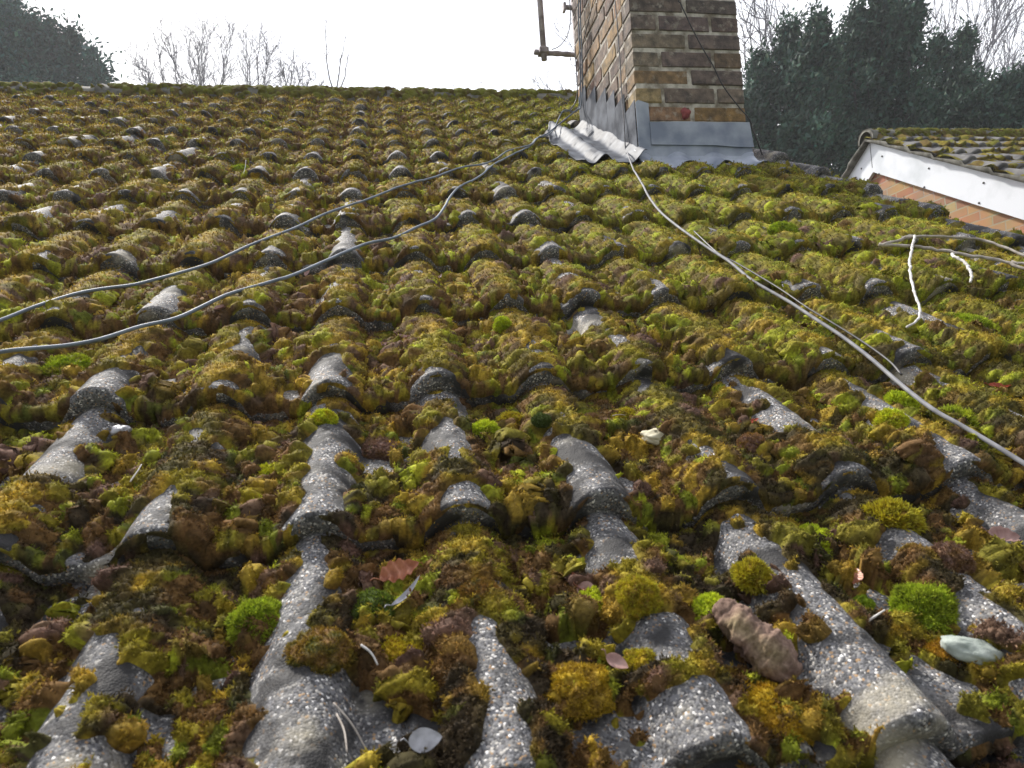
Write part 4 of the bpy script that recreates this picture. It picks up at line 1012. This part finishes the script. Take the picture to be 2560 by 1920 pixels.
def clump(u, w, r, h, col, label, seed, feath=.004, n=1500, rot=0., asp=1., tip=None, cat="moss cushion", name="moss_cushion", dark=None, mat=None):
    """one loose cushion of moss: lumpy body bristling with shoots"""
    rg = np.random.default_rng(seed); mat = mat or M_MOSS
    nu, nv = 72, 34; th = np.linspace(0, 2 * np.pi, nu, endpoint=False)[None]; ph = np.linspace(.02, np.pi * .72, nv)[:, None]
    sc = np.array([r * asp, r, h])
    def rad(d):
        p = Vector(d)
        lobes = mnoise.noise(p * 1.7 + Vector((seed * 1.3, 0, 0))) * .22 + mnoise.noise(p * 3.6 + Vector((0, seed, 0))) * .14
        cell = mnoise.voronoi(p * 5.5 + Vector((seed, 0, 0)))[0][0]; c2 = mnoise.voronoi(p * 13 + Vector((seed, 2, 0)))[0][0]
        return 1 + lobes + .10 * (.5 - cell) + .05 * (.5 - c2)
    Dv = np.stack([np.cos(th) * np.sin(ph), np.sin(th) * np.sin(ph), np.cos(ph) + 0 * th], -1).reshape(-1, 3)
    Pl = Dv * np.array([rad(d) for d in Dv])[:, None] * sc
    i = np.arange(nv - 1)[:, None] * nu; j = np.arange(nu)[None]; F = np.stack([i + j, i + nu + j, i + nu + (j + 1) % nu, i + (j + 1) % nu], -1).reshape(-1, 4)
    col = np.array(col); tip = np.array(tip) if tip is not None else col * 1.25; dark = np.array(dark) if dark is not None else col * .6
    def colr(d):
        k = np.clip(.68 + 1.0 * mnoise.noise(Vector(d) * 2.2 + Vector((seed * 2, 1, 0))), 0, 1)
        return dark * (1 - k) + col * k
    C = np.array([colr(d) for d in Dv])
    C = C * rg.uniform(.8, 1.15, (len(C), 1))
    d = rg.normal(0, 1, (n, 3)); d[:, 2] = np.abs(d[:, 2]) * 1.0 - .25; d /= np.linalg.norm(d, axis=1, keepdims=True)
    S0 = d * np.array([rad(q) for q in d])[:, None] * sc; nn = d / sc; nn /= np.linalg.norm(nn, axis=1, keepdims=True)
    cc = np.array([colr(q) for q in d]); vs = []; cs = []
    for q in range(3):
        dr = nn + rg.normal(0, .45, (n, 3)); dr /= np.linalg.norm(dr, axis=1, keepdims=True)
        sd = np.cross(dr, rg.normal(0, 1, (n, 3))); sd /= np.linalg.norm(sd, axis=1, keepdims=True)
        L = (feath * rg.uniform(.5, 1.4, n))[:, None]
        vs += [S0 - sd * L * .22, S0 + sd * L * .22, S0 + dr * L]; br_ = rg.uniform(.8, 1.25, (n, 1))
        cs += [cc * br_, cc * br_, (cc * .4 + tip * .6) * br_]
    V3 = np.concatenate(vs); ii = np.arange(n); F3_ = np.concatenate([np.stack([ii, ii + n, ii + 2 * n], 1) + 3 * n * q for q in range(3)]) + len(Pl)
    org = frame(u, w, at(u, w) - h * .30)
    o = mesh(name, local2world(np.concatenate([Pl, V3]), org, rot), [F, F3_], mat, None, np.concatenate([C] + cs)); tag(o, label, cat); return o
LIME = (.47, .54, .035); GRN = (.27, .38, .03); GOLD = (.44, .31, .025); ORG = (.38, .20, .025); BRN = (.19, .11, .04); PLM = (.20, .125, .105); DGR = (.07, .10, .025)
K = [
 (.118, -4.372, .026, .022, LIME, "largest bright lime cushion in the foreground, left of the grey bare roll", .0035, 2600, 1.1, None, (.36, .40, .03)),
 (.150, -4.398, .019, .019, GOLD, "golden green cushion joined to the lower right of the largest lime cushion", .003, 1800, 1., LIME, BRN),
 (.134, -4.462, .0155, .0155, GOLD, "round golden cushion like a small ball in the right foreground", .0028, 1500, 1., LIME, BRN),
 (-.213, -4.345, .021, .017, GRN, "bright green shaggy cushion beside the left foreground roll", .0045, 1600, 1.1, LIME, DGR),
 (.452, -4.428, .030, .027, GRN, "big shaggy bright green cushion at lower right above the orange one", .0050, 3200, 1., LIME, DGR),
 (.291, -4.366, .018, .014, GOLD, "yellow green feathery cushion between two bare rolls at right", .0050, 1300, 1., LIME, BRN),
 (.403, -4.400, .0105, .011, GRN, "small smooth round green cushion below the reddish ribbed leaf", .002, 900, 1., None, GRN),
 (-.105, -4.342, .021, .012, DGR, "flat dark green cushion under the silvery curled leaf", .003, 1200, 1.2, GRN, DGR),
 (-.085, -4.400, .024, .017, GOLD, "long golden yellow cushion below the copper leaf", .0035, 2200, 1.6, LIME, ORG),
 (.074, -4.475, .024, .018, GOLD, "broad golden brown cushion left of the small golden ball", .003, 2000, 1.2, None, BRN),
 (.432, -4.482, .0165, .012, ORG, "orange brown round cushion above the pale greenish stone", .003, 1300, 1., GOLD, ORG),
 (.053, -4.030, .017, .017, LIME, "lime feathery cushion growing beside a dark red tuft in mid picture", .0055, 1300, 1., None, GRN),
 (.134, -3.690, .015, .017, LIME, "small very bright lime cushion above a bare grey tile nose", .003, 1200, 1., None, GRN),
 (-.600, -3.742, .036, .022, GRN, "shaggy green cushion under the lower blue-grey cable at left", .006, 1800, 1.3, LIME, BRN),
 (.697, -4.045, .022, .020, LIME, "round lime cushion just left of the pale cable", .0045, 1600, 1., None, GRN),
 (.775, -4.085, .032, .022, LIME, "feathery lime cushion growing over the pale cable", .009, 1700, 1.1, (.42, .46, .06), GRN),
 (.270, -4.005, .021, .017, GOLD, "golden green cushion above the cream stone", .0035, 1500, 1., LIME, BRN),
 (.998, -3.145, .036, .028, GRN, "rounded fresh green cushion right of the pale cable in the upper slope", .005, 1600, 1., LIME, DGR),
 (-.227, -4.085, .024, .015, LIME, "bright lime patch of moss right of the left bare roll", .004, 1500, 1.3, None, GOLD),
 (.205, -4.045, .014, .012, PLM, "dull purple brown tuft left of the golden cushion by the cream stone", .004, 900, 1., BRN, BRN),
 (.000, -4.362, .019, .014, BRN, "brown cushion sitting on top of the central bare roll", .003, 1300, 1.1, ORG, DGR),
 (.232, -4.515, .034, .022, GOLD, "large golden brown cushion below the brown fallen clod", .0035, 2600, 1.3, None, ORG),
 (.641, -4.105, .021, .018, LIME, "yellow lime cushion below the round one beside the pale cable", .0055, 1500, 1., None, GOLD),
 (.410, -4.297, .021, .010, LIME, "flat lime cushion at right between a bare roll and a dark tuft", .004, 1100, 1.4, None, GRN),
 (.501, -4.300, .026, .020, GOLD, "feathery golden cushion with pointed shoots in the right part", .0065, 1500, 1.1, LIME, BRN),
 (-.581, -2.095, .040, .026, GRN, "bright green cushion on the far tiles left of the cables", .006, 1200, 1., LIME, DGR),
 (.131, -4.045, .012, .010, DGR, "small dark blackish green cushion right of the lime one in mid picture", .002, 800, 1., None, DGR),
 (1.06, -3.757, .038, .026, GRN, "wide green cushion below the tip of the bleached stem", .007, 1700, 1.3, LIME, DGR),
 (-.149, -4.410, .024, .016, BRN, "dark brown cushion on the right flank of the left foreground roll", .003, 1500, 1.2, GOLD, DGR),
 (.415, -4.120, .019, .017, PLM, "reddish brown lump right of the bare tile nose at right", .003, 1100, 1., ORG, BRN),
 (.508, -4.385, .019, .015, PLM, "purple brown lump above the big shaggy green cushion", .003, 1100, 1., BRN, BRN),
 (.098, -3.990, .018, .016, GOLD, "golden tuft above the dark blackish green cushion", .0035, 1000, 1., LIME, BRN),
 (-.09, -4.035, .022, .013, PLM, "long purple brown tuft in the centre left, above a bare roll", .004, 1100, 1.4, PLM, BRN),
 (.205, -3.670, .024, .018, PLM, "purple brown crumbling tuft right of the bright lime cushion", .004, 1300, 1., PLM, BRN),
 (-.170, -3.985, .017, .013, LIME, "small lime cushion on the tile edge in the left middle", .0035, 1000, 1., None, GOLD),
]
for i, (u, w, r, h, c, lab, fe, n, asp, tip, dk) in enumerate(K):
    clump(u, w, r, h, c, lab, 500 + i, fe, n, .3 * math.sin(i * 2.1), asp, tip, dark=dk)
clump(-.274, -3.738, .042, .012, PLM, "flat purple brown patch of crumbled dead moss left of the middle", 600, .004, 2600, .2, 1.1, (.24, .17, .16), dark=(.10, .06, .055), cat="dead moss", name="dead_moss")
# the fallen clod: a rough roll of debris
def clod(u0, w0, u1, w1, r, label, seed):
    n = 60; sd = 36; p0 = np.array(frame(u0, w0, at(u0, w0) + r * .75)); p1 = np.array(frame(u1, w1, at(u1, w1) + r * .75))
    t = np.linspace(0, 1, n); pts = p0[None] * (1 - t)[:, None] + p1[None] * t[:, None]
    rad = r * np.clip(np.sin(np.pi * (t * .94 + .03)) ** .33, .1, 1) * (.82 + .25 * t)
    v, f = tube(pts, rad, sd)
    c = np.concatenate([np.repeat(pts, sd, 0), pts[:1], pts[-1:]])
    d = v - c; k = np.array([1 + .30 * mnoise.noise(Vector(q * 60)) + .22 * mnoise.noise(Vector(q * 150)) + .16 * mnoise.noise(Vector(q * 420)) for q in v])
    v = c + d * k[:, None]
    col = np.array([np.array((.27, .185, .15)) * (1 + .5 * mnoise.noise(Vector(q * 60))) + max(0, mnoise.noise(Vector(q * 35 + np.array([3, 3, 3])))) * np.array((.02, .06, -.02)) for q in v])
    o = mesh("debris_clod", v, f, M_MOSS, None, np.clip(col, .02, .6)); tag(o, label, "clod"); return o
clump(.224, -4.408, .017, .014, LIME, "small lime cushion on the upper end of the thick brown clod", 710, .0035, 1100, 0, 1., None, dark=GRN)
clod(.226, -4.414, .264, -4.494, .0205, "thick brown sausage shaped clod of dead moss lying in the right foreground", 1)

def twig(a, b, r, mat, label, seed, lift=.006):
    p = np.array([a, [(a[0] + b[0]) / 2 + .002, (a[1] + b[1]) / 2], b]); q = smooth_path(np.c_[p, [0, 0, 0]], 14)
    z0 = at(*a) + lift; z1 = at(*b) + lift; z = np.linspace(z0, z1, 14) + .002 * np.sin(np.linspace(0, np.pi, 14))
    v, f = tube(R2W(q[:, 0], q[:, 1], z), np.linspace(r, r * .7, 14), 6); o = mesh("twig", v, f, mat); tag(o, label, "twig"); return o
twig((-.134, -4.465), (-.108, -4.500), .0009, M_DEAD, "thin tan twig pointing down right at the bottom, the upper of the crossing pair", 1)
twig((-.131, -4.475), (-.120, -4.523), .0009, M_DEAD, "thin tan twig pointing straight down at the bottom, the lower of the crossing pair", 2)
twig((-.112, -4.414), (-.098, -4.429), .0011, M_DEADW, "short pale straw left of centre in the foreground", 3)
twig((-.398, -4.088), (-.393, -4.055), .0010, M_DEADW, "short pale straw standing in the moss at the left", 4, .008)
twig((.235, -4.045), (.262, -4.025), .0008, M_DEAD, "fine reddish stalk left of the cream stone", 5, .008)
twig((.375, -4.44), (.40, -4.43), .0012, M_DEADW, "short curled pale stalk between the golden feathery cushion and a bare roll", 6, .004)
twig((-.53, -2.30), (-.53, -2.22), .0012, M_DEADW, "tiny upright pale stalk on the far tiles left of centre", 7, .03)
